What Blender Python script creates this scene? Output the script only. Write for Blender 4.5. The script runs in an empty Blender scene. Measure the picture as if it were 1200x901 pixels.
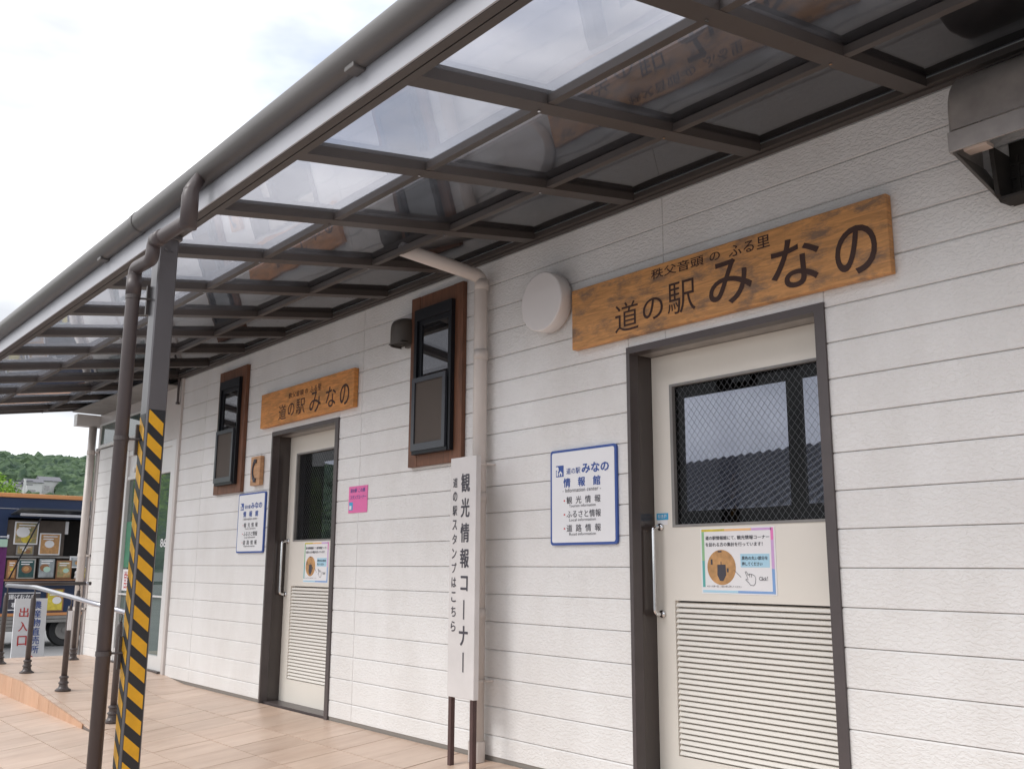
import bpy, bmesh, math, random
from mathutils import Vector, Matrix, noise
random.seed(7)
R = math.radians
scene = bpy.context.scene
col = scene.collection

# ------------------------------------------------------------------ camera
cd = bpy.data.cameras.new('camera'); cam = bpy.data.objects.new('camera', cd); col.objects.link(cam)
cd.sensor_width = 36; cd.lens = 33.6; cd.clip_start = 0.05; cd.clip_end = 3000
fw = Vector((-0.7550, 0.6280, 0.1885)); rt = Vector((0.6403, 0.7681, 0.0053)); up = Vector((0.1415, -0.1247, 0.9821))
M = Matrix((rt, up, -fw)).transposed().to_4x4(); M.translation = Vector((0, -3.4526, 1.0331))
cam.matrix_world = M; scene.camera = cam

# ------------------------------------------------------------------ world and sun
SUN_EL, SUN_AZ = R(44), R(200)
w = bpy.data.worlds.new('World'); scene.world = w; w.use_nodes = True
nt = w.node_tree; N = nt.nodes; Lk = nt.links; N.clear()
out = N.new('ShaderNodeOutputWorld'); bg = N.new('ShaderNodeBackground'); bg.inputs[1].default_value = 0.1
sky = N.new('ShaderNodeTexSky'); sky.sky_type = 'NISHITA'; sky.sun_disc = False
sky.sun_elevation = SUN_EL; sky.sun_rotation = SUN_AZ
tc = N.new('ShaderNodeTexCoord'); mp = N.new('ShaderNodeMapping'); mp.inputs['Scale'].default_value = (1, 1, 2.4)
Lk.new(tc.outputs['Generated'], mp.inputs[0])
n1 = N.new('ShaderNodeTexNoise'); n1.inputs['Scale'].default_value = 1.9; n1.inputs['Detail'].default_value = 6; n1.inputs['Roughness'].default_value = .52
Lk.new(mp.outputs[0], n1.inputs['Vector'])
r1 = N.new('ShaderNodeValToRGB'); r1.color_ramp.elements[0].position = .30; r1.color_ramp.elements[0].color = (.5,.5,.5,1)
r1.color_ramp.elements[1].position = .43; r1.color_ramp.elements[1].color = (1,1,1,1)
Lk.new(n1.outputs[0], r1.inputs[0])
n2 = N.new('ShaderNodeTexNoise'); n2.inputs['Scale'].default_value = 2.6; n2.inputs['Detail'].default_value = 5
mp2 = N.new('ShaderNodeMapping'); mp2.inputs['Scale'].default_value = (1, 1, 2.8); mp2.inputs['Location'].default_value = (3, 1, 7)
Lk.new(tc.outputs['Generated'], mp2.inputs[0]); Lk.new(mp2.outputs[0], n2.inputs['Vector'])
r2 = N.new('ShaderNodeValToRGB'); r2.color_ramp.elements[0].position = .35; r2.color_ramp.elements[0].color = (3.7, 3.85, 4.1, 1)
r2.color_ramp.elements[1].position = .62; r2.color_ramp.elements[1].color = (7.2, 7.25, 7.35, 1)
Lk.new(n2.outputs[0], r2.inputs[0])
mx = N.new('ShaderNodeMix'); mx.data_type = 'RGBA'
Lk.new(r1.outputs[0], mx.inputs[0]); Lk.new(sky.outputs[0], mx.inputs[6]); Lk.new(r2.outputs[0], mx.inputs[7])
Lk.new(mx.outputs[2], bg.inputs[0]); Lk.new(bg.outputs[0], out.inputs[0])
sd = bpy.data.lights.new('sun', 'SUN'); sd.energy = 0.95; sd.angle = R(26); sd.color = (1, .975, .95)
so = bpy.data.objects.new('sun', sd); col.objects.link(so)
# sun direction: nishita rotation is measured clockwise from +Y
sdir = Vector((math.sin(SUN_AZ)*math.cos(SUN_EL), math.cos(SUN_AZ)*math.cos(SUN_EL), math.sin(SUN_EL)))
so.rotation_euler = sdir.to_track_quat('Z', 'Y').to_euler()
scene.view_settings.view_transform = 'Standard'; scene.view_settings.look = 'None'
scene.view_settings.exposure = 1.2; scene.view_settings.gamma = 1

# ------------------------------------------------------------------ materials
MATS = {}
def mat(name, color, rough=.5, metal=0, bump=0, bscale=40, bdist=.004, var=0, vscale=3, spec=.5, ior=None, stretch=(1,1,1), rnd=0, detail=3, var2=None):
    if name in MATS: return MATS[name]
    m = bpy.data.materials.new(name); m.use_nodes = True; t = m.node_tree; n = t.nodes; l = t.links
    b = n['Principled BSDF']; b.inputs['Base Color'].default_value = (*color, 1); b.inputs['Roughness'].default_value = rough
    b.inputs['Metallic'].default_value = metal; b.inputs['Specular IOR Level'].default_value = spec
    if ior: b.inputs['IOR'].default_value = ior
    tc = n.new('ShaderNodeTexCoord'); mp = n.new('ShaderNodeMapping'); mp.inputs['Scale'].default_value = stretch
    l.new(tc.outputs['Object'], mp.inputs[0])
    if var or rnd:
        src = None
        no = n.new('ShaderNodeTexNoise'); no.inputs['Scale'].default_value = vscale; no.inputs['Detail'].default_value = 5; no.inputs['Roughness'].default_value = .6
        l.new(mp.outputs[0], no.inputs['Vector'])
        rr = n.new('ShaderNodeValToRGB'); c2 = var2 or tuple(c*(1-var) for c in color)
        rr.color_ramp.elements[0].position = .32; rr.color_ramp.elements[0].color = (*c2, 1)
        rr.color_ramp.elements[1].position = .66; rr.color_ramp.elements[1].color = (*color, 1)
        l.new(no.outputs[0], rr.inputs[0]); src = rr.outputs[0]
        if rnd:
            oi = n.new('ShaderNodeObjectInfo'); mr = n.new('ShaderNodeMapRange'); mr.inputs[3].default_value = 1-rnd; mr.inputs[4].default_value = 1+rnd*.5
            l.new(oi.outputs['Random'], mr.inputs[0]); hs = n.new('ShaderNodeHueSaturation'); l.new(mr.outputs[0], hs.inputs['Value']); l.new(src, hs.inputs['Color']); src = hs.outputs[0]
        l.new(src, b.inputs['Base Color'])
    if bump:
        no = n.new('ShaderNodeTexNoise'); no.inputs['Scale'].default_value = bscale; no.inputs['Detail'].default_value = detail
        l.new(mp.outputs[0], no.inputs['Vector'])
        bp = n.new('ShaderNodeBump'); bp.inputs['Strength'].default_value = bump; bp.inputs['Distance'].default_value = bdist
        l.new(no.outputs[0], bp.inputs['Height']); l.new(bp.outputs[0], b.inputs['Normal'])
    MATS[name] = m; return m

def siding_material():
    m = mat('siding', (.76, .745, .725), .42, spec=.35)
    t = m.node_tree; n = t.nodes; l = t.links; b = n['Principled BSDF']
    tc = n.new('ShaderNodeTexCoord'); mp = n.new('ShaderNodeMapping'); mp.inputs['Rotation'].default_value = (0, R(24), 0); mp.inputs['Scale'].default_value = (1, 1, 1.9)
    l.new(tc.outputs['Object'], mp.inputs[0])
    a = n.new('ShaderNodeTexNoise'); a.inputs['Scale'].default_value = 46; a.inputs['Detail'].default_value = 2.5; a.inputs['Distortion'].default_value = .5
    l.new(mp.outputs[0], a.inputs['Vector'])
    rr = n.new('ShaderNodeValToRGB'); rr.color_ramp.elements[0].position = .45; rr.color_ramp.elements[1].position = .57; l.new(a.outputs[0], rr.inputs[0])
    f = n.new('ShaderNodeTexNoise'); f.inputs['Scale'].default_value = 300; l.new(tc.outputs['Object'], f.inputs['Vector'])
    ad = n.new('ShaderNodeMath'); ad.operation = 'MULTIPLY_ADD'; ad.inputs[1].default_value = .12; l.new(f.outputs[0], ad.inputs[0]); l.new(rr.outputs[0], ad.inputs[2])
    bp = n.new('ShaderNodeBump'); bp.inputs['Strength'].default_value = .6; bp.inputs['Distance'].default_value = .0021
    l.new(ad.outputs[0], bp.inputs['Height']); l.new(bp.outputs[0], b.inputs['Normal'])
    # dirt: broad soft stains plus splash marks near the ground
    d = n.new('ShaderNodeTexNoise'); d.inputs['Scale'].default_value = 1.3; d.inputs['Detail'].default_value = 7; d.inputs['Roughness'].default_value = .65
    mp2 = n.new('ShaderNodeMapping'); mp2.inputs['Scale'].default_value = (1.6, 1, .7); l.new(tc.outputs['Object'], mp2.inputs[0]); l.new(mp2.outputs[0], d.inputs['Vector'])
    dr = n.new('ShaderNodeValToRGB'); dr.color_ramp.elements[0].position = .30; dr.color_ramp.elements[0].color = (.70, .68, .66, 1)
    dr.color_ramp.elements[1].position = .60; dr.color_ramp.elements[1].color = (.78, .77, .76, 1); l.new(d.outputs[0], dr.inputs[0])
    l.new(dr.outputs[0], b.inputs['Base Color'])
    return m
siding_material()
mat('groove', (.30,.275,.26), .8)
mat('foundation', (.22,.20,.18), .9, bump=.4, bscale=80)
mat('bronze', (.085,.070,.070), .35, spec=.5, var=.15, vscale=9)
mat('reveal', (.052,.040,.037), .16, spec=.6)
mat('door_paint', (.77,.725,.655), .38, var=.05, vscale=2, bump=.05, bscale=15)
mat('slat_paint', (.77,.735,.68), .4)
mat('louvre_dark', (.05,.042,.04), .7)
mat('glass_dark', (.012,.012,.014), .015, ior=2.5)
mat('glass_green', (.075,.11,.10), .02, ior=1.9)
mat('wire', (.16,.165,.175), .5, metal=.3)
mat('chrome', (.72,.72,.73), .16, metal=1)
mat('alu_black', (.012,.013,.017), .42, spec=.3)
mat('alu_slate', (.05,.055,.067), .34, spec=.5)
mat('screen', (.075,.058,.048), .7, bump=.4, bscale=900, bdist=.001)
mat('wood_frame', (.19,.078,.040), .55, var=.45, vscale=5, stretch=(10,10,1.2), bump=.2, bscale=12)
mat('canopy_alu', (.080,.069,.064), .45, var=.12, vscale=4, spec=.28)
mat('canopy_face', (.40,.40,.43), .4, metal=.1, var=.08, vscale=3)
mat('gutter', (.115,.105,.102), .42, var=.25, vscale=2.2, stretch=(.6,3,3))
mat('downpipe', (.085,.066,.066), .42, var=.22, vscale=2, stretch=(3,3,.7))
mat('post', (.15,.142,.15), .34, metal=.35, var=.1, vscale=3)
mat('tape_black', (.018,.018,.022), .45)
mat('tape_yellow', (.80,.41,.015), .42, var=.16, vscale=14)
mat('soffit', (.03,.026,.024), .8, var=.2)
mat('cream_pipe', (.66,.60,.56), .35, var=.14, vscale=2.5, stretch=(2,2,.8))
mat('cream_trim', (.60,.555,.53), .45, var=.08)
mat('white_trim', (.68,.67,.66), .4)
mat('hood_metal', (.40,.37,.35), .40, metal=.3, var=.3, vscale=9)
mat('hood_bronze', (.10,.088,.078), .45, var=.15, vscale=12)
mat('hood_inside', (.022,.018,.015), .8, var=.4, vscale=16)
mat('lamp_shade', (.74,.71,.70), .35)
mat('lamp_base', (.60,.50,.44), .5)
mat('sign_white', (.80,.80,.82), .35, var=.04)
mat('vsign_white', (.68,.65,.64), .45, var=.14, vscale=2.5)
mat('ink_navy', (.035,.085,.32), .5)
mat('ink_dark', (.06,.055,.07), .5)
mat('ink_red', (.55,.05,.05), .5)
mat('carved', (.045,.016,.010), .6)
mat('stake', (.085,.045,.042), .6, var=.3, vscale=10)
mat('paper_white', (.80,.79,.80), .6)
mat('paper_pink', (.80,.17,.42), .6, var=.12)
mat('sky_blue_print', (.42,.66,.80), .6)
mat('sticker_blue', (.05,.36,.62), .5)
mat('navy_paint', (.013,.030,.085), .3, var=.15, vscale=2)
mat('orange_paint', (.62,.27,.10), .5, var=.1)
mat('truck_grey', (.27,.26,.25), .6, var=.25, vscale=6)
mat('truck_dark', (.018,.015,.014), .7)
mat('truck_inside', (.11,.085,.07), .7, var=.3, vscale=4)
mat('rubber', (.02,.02,.022), .8)
mat('counter_wood', (.32,.15,.07), .5, var=.3, vscale=6)
mat('rail_silver', (.50,.50,.54), .28, metal=.75)
mat('rail_brown', (.075,.06,.058), .4, var=.2, vscale=10)
mat('asphalt', (.26,.26,.265), .9, bump=.6, bscale=120, var=.2, vscale=1.2)
mat('hill_ground', (.03,.05,.02), 1)
mat('roof_metal', (.30,.31,.33), .5, metal=.1, var=.1)
mat('far_wall', (.42,.40,.37), .8, var=.1)
mat('far_white', (.62,.62,.62), .7)
mat('far_roof', (.13,.13,.15), .6)
mat('bark', (.06,.045,.03), .9, bump=.5, bscale=20)
mat('green_print', (.07,.26,.15), .5, var=.3, vscale=9)
mat('purple_print', (.23,.06,.24), .6, var=.2)
mat('mint', (.42,.60,.50), .6)
mat('tan_print', (.62,.34,.14), .6, var=.35, vscale=30)
mat('yellow_print', (.75,.60,.08), .6, var=.3, vscale=20)
mat('food_print', (.55,.33,.16), .6, var=.6, vscale=14, var2=(.16,.22,.10))
mat('teal_print', (.03,.10,.10), .6, var=.4, vscale=30)
mat('grey_print', (.36,.40,.42), .6, var=.4, vscale=12)

def glass_tint():
    m = bpy.data.materials.new('glass_tint'); m.use_nodes = True; t = m.node_tree; n = t.nodes; l = t.links; n.clear()
    o = n.new('ShaderNodeOutputMaterial'); tr = n.new('ShaderNodeBsdfTransparent'); tr.inputs[0].default_value = (.65,.66,.69,1)
    gl = n.new('ShaderNodeBsdfGlossy'); gl.inputs['Roughness'].default_value = .01; lw = n.new('ShaderNodeLayerWeight'); lw.inputs['Blend'].default_value = .5
    pw = n.new('ShaderNodeMath'); pw.operation = 'POWER'; pw.inputs[1].default_value = 5; l.new(lw.outputs['Facing'], pw.inputs[0])
    ma = n.new('ShaderNodeMath'); ma.operation = 'MULTIPLY_ADD'; ma.inputs[1].default_value = .6; ma.inputs[2].default_value = .012; l.new(pw.outputs[0], ma.inputs[0])
    mx = n.new('ShaderNodeMixShader'); l.new(ma.outputs[0], mx.inputs[0]); l.new(tr.outputs[0], mx.inputs[1]); l.new(gl.outputs[0], mx.inputs[2]); l.new(mx.outputs[0], o.inputs[0]); MATS['glass_tint'] = m
glass_tint()
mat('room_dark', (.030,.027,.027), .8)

def wood_sign(name, base, dark, seed):
    m = bpy.data.materials.new(name); m.use_nodes = True; t = m.node_tree; n = t.nodes; l = t.links; b = n['Principled BSDF']; b.inputs['Roughness'].default_value = .5
    tc = n.new('ShaderNodeTexCoord'); mp = n.new('ShaderNodeMapping'); mp.inputs['Scale'].default_value = (1.3, 3, 11); mp.inputs['Location'].default_value = (seed, 0, 0); l.new(tc.outputs['Object'], mp.inputs[0])
    g = n.new('ShaderNodeTexNoise'); g.inputs['Scale'].default_value = 4.5; g.inputs['Detail'].default_value = 8; g.inputs['Roughness'].default_value = .62; g.inputs['Distortion'].default_value = 1.1; l.new(mp.outputs[0], g.inputs['Vector'])
    r = n.new('ShaderNodeValToRGB'); e = r.color_ramp.elements; e[0].position = .34; e[0].color = (*tuple(c*.62 for c in base), 1); e[1].position = .62; e[1].color = (*base, 1); l.new(g.outputs[0], r.inputs[0])
    mp2 = n.new('ShaderNodeMapping'); mp2.inputs['Scale'].default_value = (1.6, 1, 4.2); mp2.inputs['Location'].default_value = (seed*2, 0, 1); l.new(tc.outputs['Object'], mp2.inputs[0])
    s = n.new('ShaderNodeTexNoise'); s.inputs['Scale'].default_value = 3.4; s.inputs['Detail'].default_value = 9; s.inputs['Roughness'].default_value = .7; l.new(mp2.outputs[0], s.inputs['Vector'])
    sr = n.new('ShaderNodeValToRGB'); sr.color_ramp.elements[0].position = .50; sr.color_ramp.elements[0].color = (0,0,0,1); sr.color_ramp.elements[1].position = .64; sr.color_ramp.elements[1].color = (.8,.8,.8,1); l.new(s.outputs[0], sr.inputs[0])
    x = n.new('ShaderNodeMix'); x.data_type = 'RGBA'; x.inputs[7].default_value = (*dark, 1); l.new(sr.outputs[0], x.inputs[0]); l.new(r.outputs[0], x.inputs[6]); l.new(x.outputs[2], b.inputs['Base Color'])
    bp = n.new('ShaderNodeBump'); bp.inputs['Strength'].default_value = .25; bp.inputs['Distance'].default_value = .003; l.new(g.outputs[0], bp.inputs['Height']); l.new(bp.outputs[0], b.inputs['Normal'])
    MATS[name] = m
wood_sign('wood_worn', (.66,.32,.11), (.15,.105,.08), 0)
wood_sign('wood_orange', (.72,.30,.08), (.36,.17,.05), 5)
wood_sign('wood_pale', (.60,.33,.17), (.45,.24,.12), 9)

def tile_material(name, c1, c2, rough):
    m = mat(name, c1, rough, spec=.45)
    t = m.node_tree; n = t.nodes; l = t.links; b = n['Principled BSDF']
    tc = n.new('ShaderNodeTexCoord'); oi = n.new('ShaderNodeObjectInfo')
    mp = n.new('ShaderNodeMapping'); mp.inputs['Scale'].default_value = (5, .9, 1); l.new(tc.outputs['Object'], mp.inputs[0])
    g = n.new('ShaderNodeTexNoise'); g.noise_dimensions = '4D'; g.inputs['Scale'].default_value = 2.4; g.inputs['Detail'].default_value = 7; g.inputs['Roughness'].default_value = .6
    ml = n.new('ShaderNodeMath'); ml.operation = 'MULTIPLY'; ml.inputs[1].default_value = 30; l.new(oi.outputs['Random'], ml.inputs[0]); l.new(ml.outputs[0], g.inputs['W'])
    l.new(mp.outputs[0], g.inputs['Vector'])
    r = n.new('ShaderNodeValToRGB'); r.color_ramp.elements[0].position = .33; r.color_ramp.elements[0].color = (*c2, 1); r.color_ramp.elements[1].position = .62; r.color_ramp.elements[1].color = (*c1, 1); l.new(g.outputs[0], r.inputs[0])
    mr = n.new('ShaderNodeMapRange'); mr.inputs[3].default_value = .93; mr.inputs[4].default_value = 1.05; l.new(oi.outputs['Random'], mr.inputs[0])
    d = n.new('ShaderNodeTexNoise'); d.inputs['Scale'].default_value = 1.1; d.inputs['Detail'].default_value = 8; d.inputs['Roughness'].default_value = .7; l.new(tc.outputs['Object'], d.inputs['Vector'])
    dr = n.new('ShaderNodeMapRange'); dr.inputs[1].default_value = .3; dr.inputs[2].default_value = .6; dr.inputs[3].default_value = .86; dr.inputs[4].default_value = 1; l.new(d.outputs[0], dr.inputs[0])
    mm = n.new('ShaderNodeMath'); mm.operation = 'MULTIPLY'; l.new(mr.outputs[0], mm.inputs[0]); l.new(dr.outputs[0], mm.inputs[1])
    hs = n.new('ShaderNodeHueSaturation'); l.new(mm.outputs[0], hs.inputs['Value']); l.new(r.outputs[0], hs.inputs['Color']); l.new(hs.outputs[0], b.inputs['Base Color'])
    bp = n.new('ShaderNodeBump'); bp.inputs['Strength'].default_value = .15; bp.inputs['Distance'].default_value = .002; l.new(g.outputs[0], bp.inputs['Height']); l.new(bp.outputs[0], b.inputs['Normal'])
tile_material('tile', (.635,.485,.385), (.53,.38,.29), .36)
tile_material('ramp_side_tile', (.60,.37,.24), (.50,.28,.17), .4)
mat('joint', (.20,.16,.14), .9)

def foliage(name, c1, c2, vs):
    m = bpy.data.materials.new(name); m.use_nodes = True; t = m.node_tree; n = t.nodes; l = t.links; b = n['Principled BSDF']; b.inputs['Roughness'].default_value = .7; b.inputs['Specular IOR Level'].default_value = .2
    tc = n.new('ShaderNodeTexCoord'); g = n.new('ShaderNodeTexNoise'); g.inputs['Scale'].default_value = vs; g.inputs['Detail'].default_value = 6; g.inputs['Roughness'].default_value = .7; l.new(tc.outputs['Object'], g.inputs['Vector'])
    r = n.new('ShaderNodeValToRGB'); r.color_ramp.elements[0].position = .36; r.color_ramp.elements[0].color = (*c2, 1); r.color_ramp.elements[1].position = .62; r.color_ramp.elements[1].color = (*c1, 1); l.new(g.outputs[0], r.inputs[0]); l.new(r.outputs[0], b.inputs['Base Color'])
    MATS[name] = m
foliage('wood_leaves', (.085,.135,.065), (.030,.058,.040), .22)
foliage('bush_leaves', (.26,.42,.05), (.10,.22,.02), 1.6)

def panel_material():
    m = bpy.data.materials.new('roof_sheet'); m.use_nodes = True; t = m.node_tree; n = t.nodes; l = t.links; n.clear()
    o = n.new('ShaderNodeOutputMaterial'); tr = n.new('ShaderNodeBsdfTransparent')
    gl = n.new('ShaderNodeBsdfGlossy'); gl.inputs['Roughness'].default_value = .03; df = n.new('ShaderNodeBsdfTranslucent'); df.inputs[0].default_value = (.55,.56,.6,1)
    geo = n.new('ShaderNodeNewGeometry'); tc = n.new('ShaderNodeTexCoord')
    wv = n.new('ShaderNodeTexNoise'); wv.inputs['Scale'].default_value = 2.0; wv.inputs['Detail'].default_value = .8; l.new(tc.outputs['Object'], wv.inputs['Vector'])
    bp = n.new('ShaderNodeBump'); bp.inputs['Strength'].default_value = .5; bp.inputs['Distance'].default_value = .009; l.new(wv.outputs[0], bp.inputs['Height']); l.new(bp.outputs[0], gl.inputs['Normal'])
    dt = n.new('ShaderNodeVectorMath'); dt.operation = 'DOT_PRODUCT'; l.new(geo.outputs['Normal'], dt.inputs[0]); l.new(geo.outputs['Incoming'], dt.inputs[1])
    ab = n.new('ShaderNodeMath'); ab.operation = 'ABSOLUTE'; l.new(dt.outputs['Value'], ab.inputs[0])
    s1 = n.new('ShaderNodeMath'); s1.operation = 'SUBTRACT'; s1.inputs[0].default_value = 1; l.new(ab.outputs[0], s1.inputs[1])
    pw = n.new('ShaderNodeMath'); pw.operation = 'POWER'; pw.inputs[1].default_value = 5; l.new(s1.outputs[0], pw.inputs[0])
    ma = n.new('ShaderNodeMath'); ma.operation = 'MULTIPLY_ADD'; ma.inputs[1].default_value = .93; ma.inputs[2].default_value = .10; l.new(pw.outputs[0], ma.inputs[0])
    # dust film lying on the sheet
    du = n.new('ShaderNodeTexNoise'); du.inputs['Scale'].default_value = 2.2; du.inputs['Detail'].default_value = 8; du.inputs['Roughness'].default_value = .65; l.new(tc.outputs['Object'], du.inputs['Vector'])
    mr = n.new('ShaderNodeMapRange'); mr.inputs[1].default_value = .35; mr.inputs[2].default_value = .7; mr.inputs[3].default_value = .01; mr.inputs[4].default_value = .07; l.new(du.outputs[0], mr.inputs[0])
    tr.inputs[0].default_value = (.77,.77,.80,1)
    m1 = n.new('ShaderNodeMixShader'); l.new(mr.outputs[0], m1.inputs[0]); l.new(tr.outputs[0], m1.inputs[1]); l.new(df.outputs[0], m1.inputs[2])
    m2 = n.new('ShaderNodeMixShader'); l.new(ma.outputs[0], m2.inputs[0]); l.new(m1.outputs[0], m2.inputs[1]); l.new(gl.outputs[0], m2.inputs[2]); l.new(m2.outputs[0], o.inputs[0])
    MATS['roof_sheet'] = m
panel_material()

# ------------------------------------------------------------------ mesh helpers
def obj(name, bm, m, parent=None, smooth=False, label=None):
    me = bpy.data.meshes.new(name); bm.normal_update(); bm.to_mesh(me); bm.free()
    if isinstance(m, str): m = MATS[m]
    me.materials.append(m)
    if smooth:
        for p in me.polygons: p.use_smooth = True
    o = bpy.data.objects.new(name, me); col.objects.link(o)
    if parent: o.parent = parent; o.matrix_parent_inverse = Matrix.Translation(-tot(parent))
    if label: o['label'] = label
    return o
def tot(o):
    v = Vector(o.location)
    if o.parent: v = v + (tot(o.parent) if o.type == 'EMPTY' else Vector((0,0,0)))
    return v
def thing(name, label, cat, loc=(0,0,0), group=None):
    o = bpy.data.objects.new(name, None); col.objects.link(o); o.location = loc; o.empty_display_size = .1
    o['label'] = label; o['category'] = cat
    if group: o['group'] = group
    return o
def tag(o, label, cat, group=None):
    o['label'] = label; o['category'] = cat
    if group: o['group'] = group
    return o
def bx(bm, a, b, bev=0):
    x0,y0,z0 = [min(a[i],b[i]) for i in range(3)]; x1,y1,z1 = [max(a[i],b[i]) for i in range(3)]
    v = [bm.verts.new(p) for p in ((x0,y0,z0),(x1,y0,z0),(x1,y1,z0),(x0,y1,z0),(x0,y0,z1),(x1,y0,z1),(x1,y1,z1),(x0,y1,z1))]
    fs = [bm.faces.new([v[i] for i in f]) for f in ((0,3,2,1),(4,5,6,7),(0,1,5,4),(1,2,6,5),(2,3,7,6),(3,0,4,7))]
    if bev:
        es = list({e for f in fs for e in f.edges})
        bmesh.ops.bevel(bm, geom=es, offset=bev, segments=2, affect='EDGES', profile=.6)
    return bm
def box(name, a, b, m, parent=None, bev=0, label=None):
    return obj(name, bx(bmesh.new(), a, b, bev), m, parent, label=label)
def tube(bm, pts, r, seg=12, cap=True):
    pts = [Vector(p) for p in pts]; rings = []
    if not isinstance(r, (list, tuple)): r = [r]*len(pts)
    prev = None
    for i, p in enumerate(pts):
        d = (pts[min(i+1,len(pts)-1)] - pts[max(i-1,0)]).normalized()
        if prev is None:
            u = d.orthogonal().normalized()
        else:
            u = (prev - d*prev.dot(d)); u = u.normalized() if u.length > 1e-6 else d.orthogonal().normalized()
        prev = u; v = d.cross(u)
        rings.append([bm.verts.new(p + (u*math.cos(2*math.pi*k/seg) + v*math.sin(2*math.pi*k/seg))*r[i]) for k in range(seg)])
    for a, b in zip(rings, rings[1:]):
        for k in range(seg): bm.faces.new((a[k], a[(k+1)%seg], b[(k+1)%seg], b[k]))
    if cap:
        bm.faces.new(list(reversed(rings[0]))); bm.faces.new(rings[-1])
    return bm
def bend(pts, r=.05, n=5):
    """round the corners of a polyline"""
    pts = [Vector(p) for p in pts]; o = [pts[0]]
    for a, b, c in zip(pts, pts[1:], pts[2:]):
        d1 = (a-b); d2 = (c-b); k = min(r, d1.length*.45, d2.length*.45); s = b + d1.normalized()*k; e = b + d2.normalized()*k
        for i in range(n+1):
            t = i/n; o.append(s*(1-t)**2 + b*2*t*(1-t) + e*t*t)
    o.append(pts[-1]); return o
def prism(bm, poly, axis, a, b):
    """poly of 2-D points swept along axis 'x','y' or 'z' from a to b"""
    def P(p, t): return {'x': (t, p[0], p[1]), 'y': (p[0], t, p[1]), 'z': (p[0], p[1], t)}[axis]
    A = [bm.verts.new(P(p, a)) for p in poly]; B = [bm.verts.new(P(p, b)) for p in poly]; n = len(poly)
    for i in range(n): bm.faces.new((A[i], A[(i+1)%n], B[(i+1)%n], B[i]))
    bm.faces.new(list(reversed(A))); bm.faces.new(B)
    bmesh.ops.recalc_face_normals(bm, faces=bm.faces[:])
    return bm
def lathe(bm, prof, c, seg=20):
    rings = [[bm.verts.new((c[0]+r*math.cos(2*math.pi*k/seg), c[1]+r*math.sin(2*math.pi*k/seg), c[2]+z)) for k in range(seg)] for r, z in prof]
    for a, b in zip(rings, rings[1:]):
        for k in range(seg): bm.faces.new((a[k], a[(k+1)%seg], b[(k+1)%seg], b[k]))
    bm.faces.new(list(reversed(rings[0]))); bm.faces.new(rings[-1]); return bm

# lettering: text becomes real raised mesh on a vertical surface facing -Y (or another facing)
TXT = {}
def text_data(s, weight):
    k = (s, weight)
    if k in TXT: return TXT[k]
    c = bpy.data.curves.new('t', 'FONT'); c.body = s; c.resolution_u = 5 if len(s) < 3 else 2; c.offset = weight
    o = bpy.data.objects.new('t', c); col.objects.link(o)
    dg = bpy.context.evaluated_depsgraph_get(); me = bpy.data.meshes.new_from_object(o.evaluated_get(dg))
    vs = [(v.co.x, v.co.y) for v in me.vertices]; fs = [tuple(p.vertices) for p in me.polygons]
    bpy.data.objects.remove(o); bpy.data.curves.remove(c); bpy.data.meshes.remove(me)
    xs = [v[0] for v in vs]; ys = [v[1] for v in vs]
    TXT[k] = (vs, fs, min(xs), max(xs), min(ys), max(ys)); return TXT[k]
def put(bm, s, x0, x1, z0, z1, y, weight=.012, rot=False, face='-y', d=.0012):
    """fit text s in the box x0..x1, z0..z1 of the plane y"""
    kana = all(ch in 'みなの' for ch in s)
    vs, fs, a, b, c, e = text_data(s, weight if kana else 0)
    if not kana and weight >= .008 and not rot:
        em = (x1-x0)/(b-a); sh = weight*em*.9
        for i, (ox, oz) in enumerate(((-sh,0),(sh,0),(0,sh*.7),(0,-sh*.7))): put(bm, s, x0+ox, x1+ox, z0+oz, z1+oz, y, 0, rot, face, d-.00012*(i+1))
    def T(px, py, t):
        u, v = (px-a)/(b-a), (py-c)/(e-c)
        if rot: u, v = v, 1-u
        X = x0+(x1-x0)*u; Z = z0+(z1-z0)*v
        return (X, y-t, Z) if face == '-y' else (y+t, X, Z)
    F = [bm.verts.new(T(px, py, d)) for px, py in vs]
    for f in fs:
        try: bm.faces.new([F[i] for i in f])
        except ValueError: pass
    return bm
def words(name, items, m, parent):
    """one object per word or character: (text, x0, x1, z0, z1, y, weight[, rot[, face]])"""
    os_ = []
    for it in items:
        b = bmesh.new(); put(b, it[0], *it[1:6], it[6], *(it[7:])); os_.append(obj(name, b, m, parent))
    return os_
def rect(bm, x0, x1, z0, z1, y, d=.001, face='-y'):
    if face == '-y': return bx(bm, (x0, y-d, z0), (x1, y, z1))
    return bx(bm, (y, x0, z0), (y+d, x1, z1))

# ------------------------------------------------------------------ ground
bm = bmesh.new()
v = [bm.verts.new(p) for p in ((-900,-900,-.27),(900,-900,-.27),(900,900,-.27),(-900,900,-.27))]; bm.faces.new(v)
g = obj('ground', bm, 'asphalt'); g['kind'] = 'structure'; g['label'] = 'grey asphalt of the car park round the building'

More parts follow.
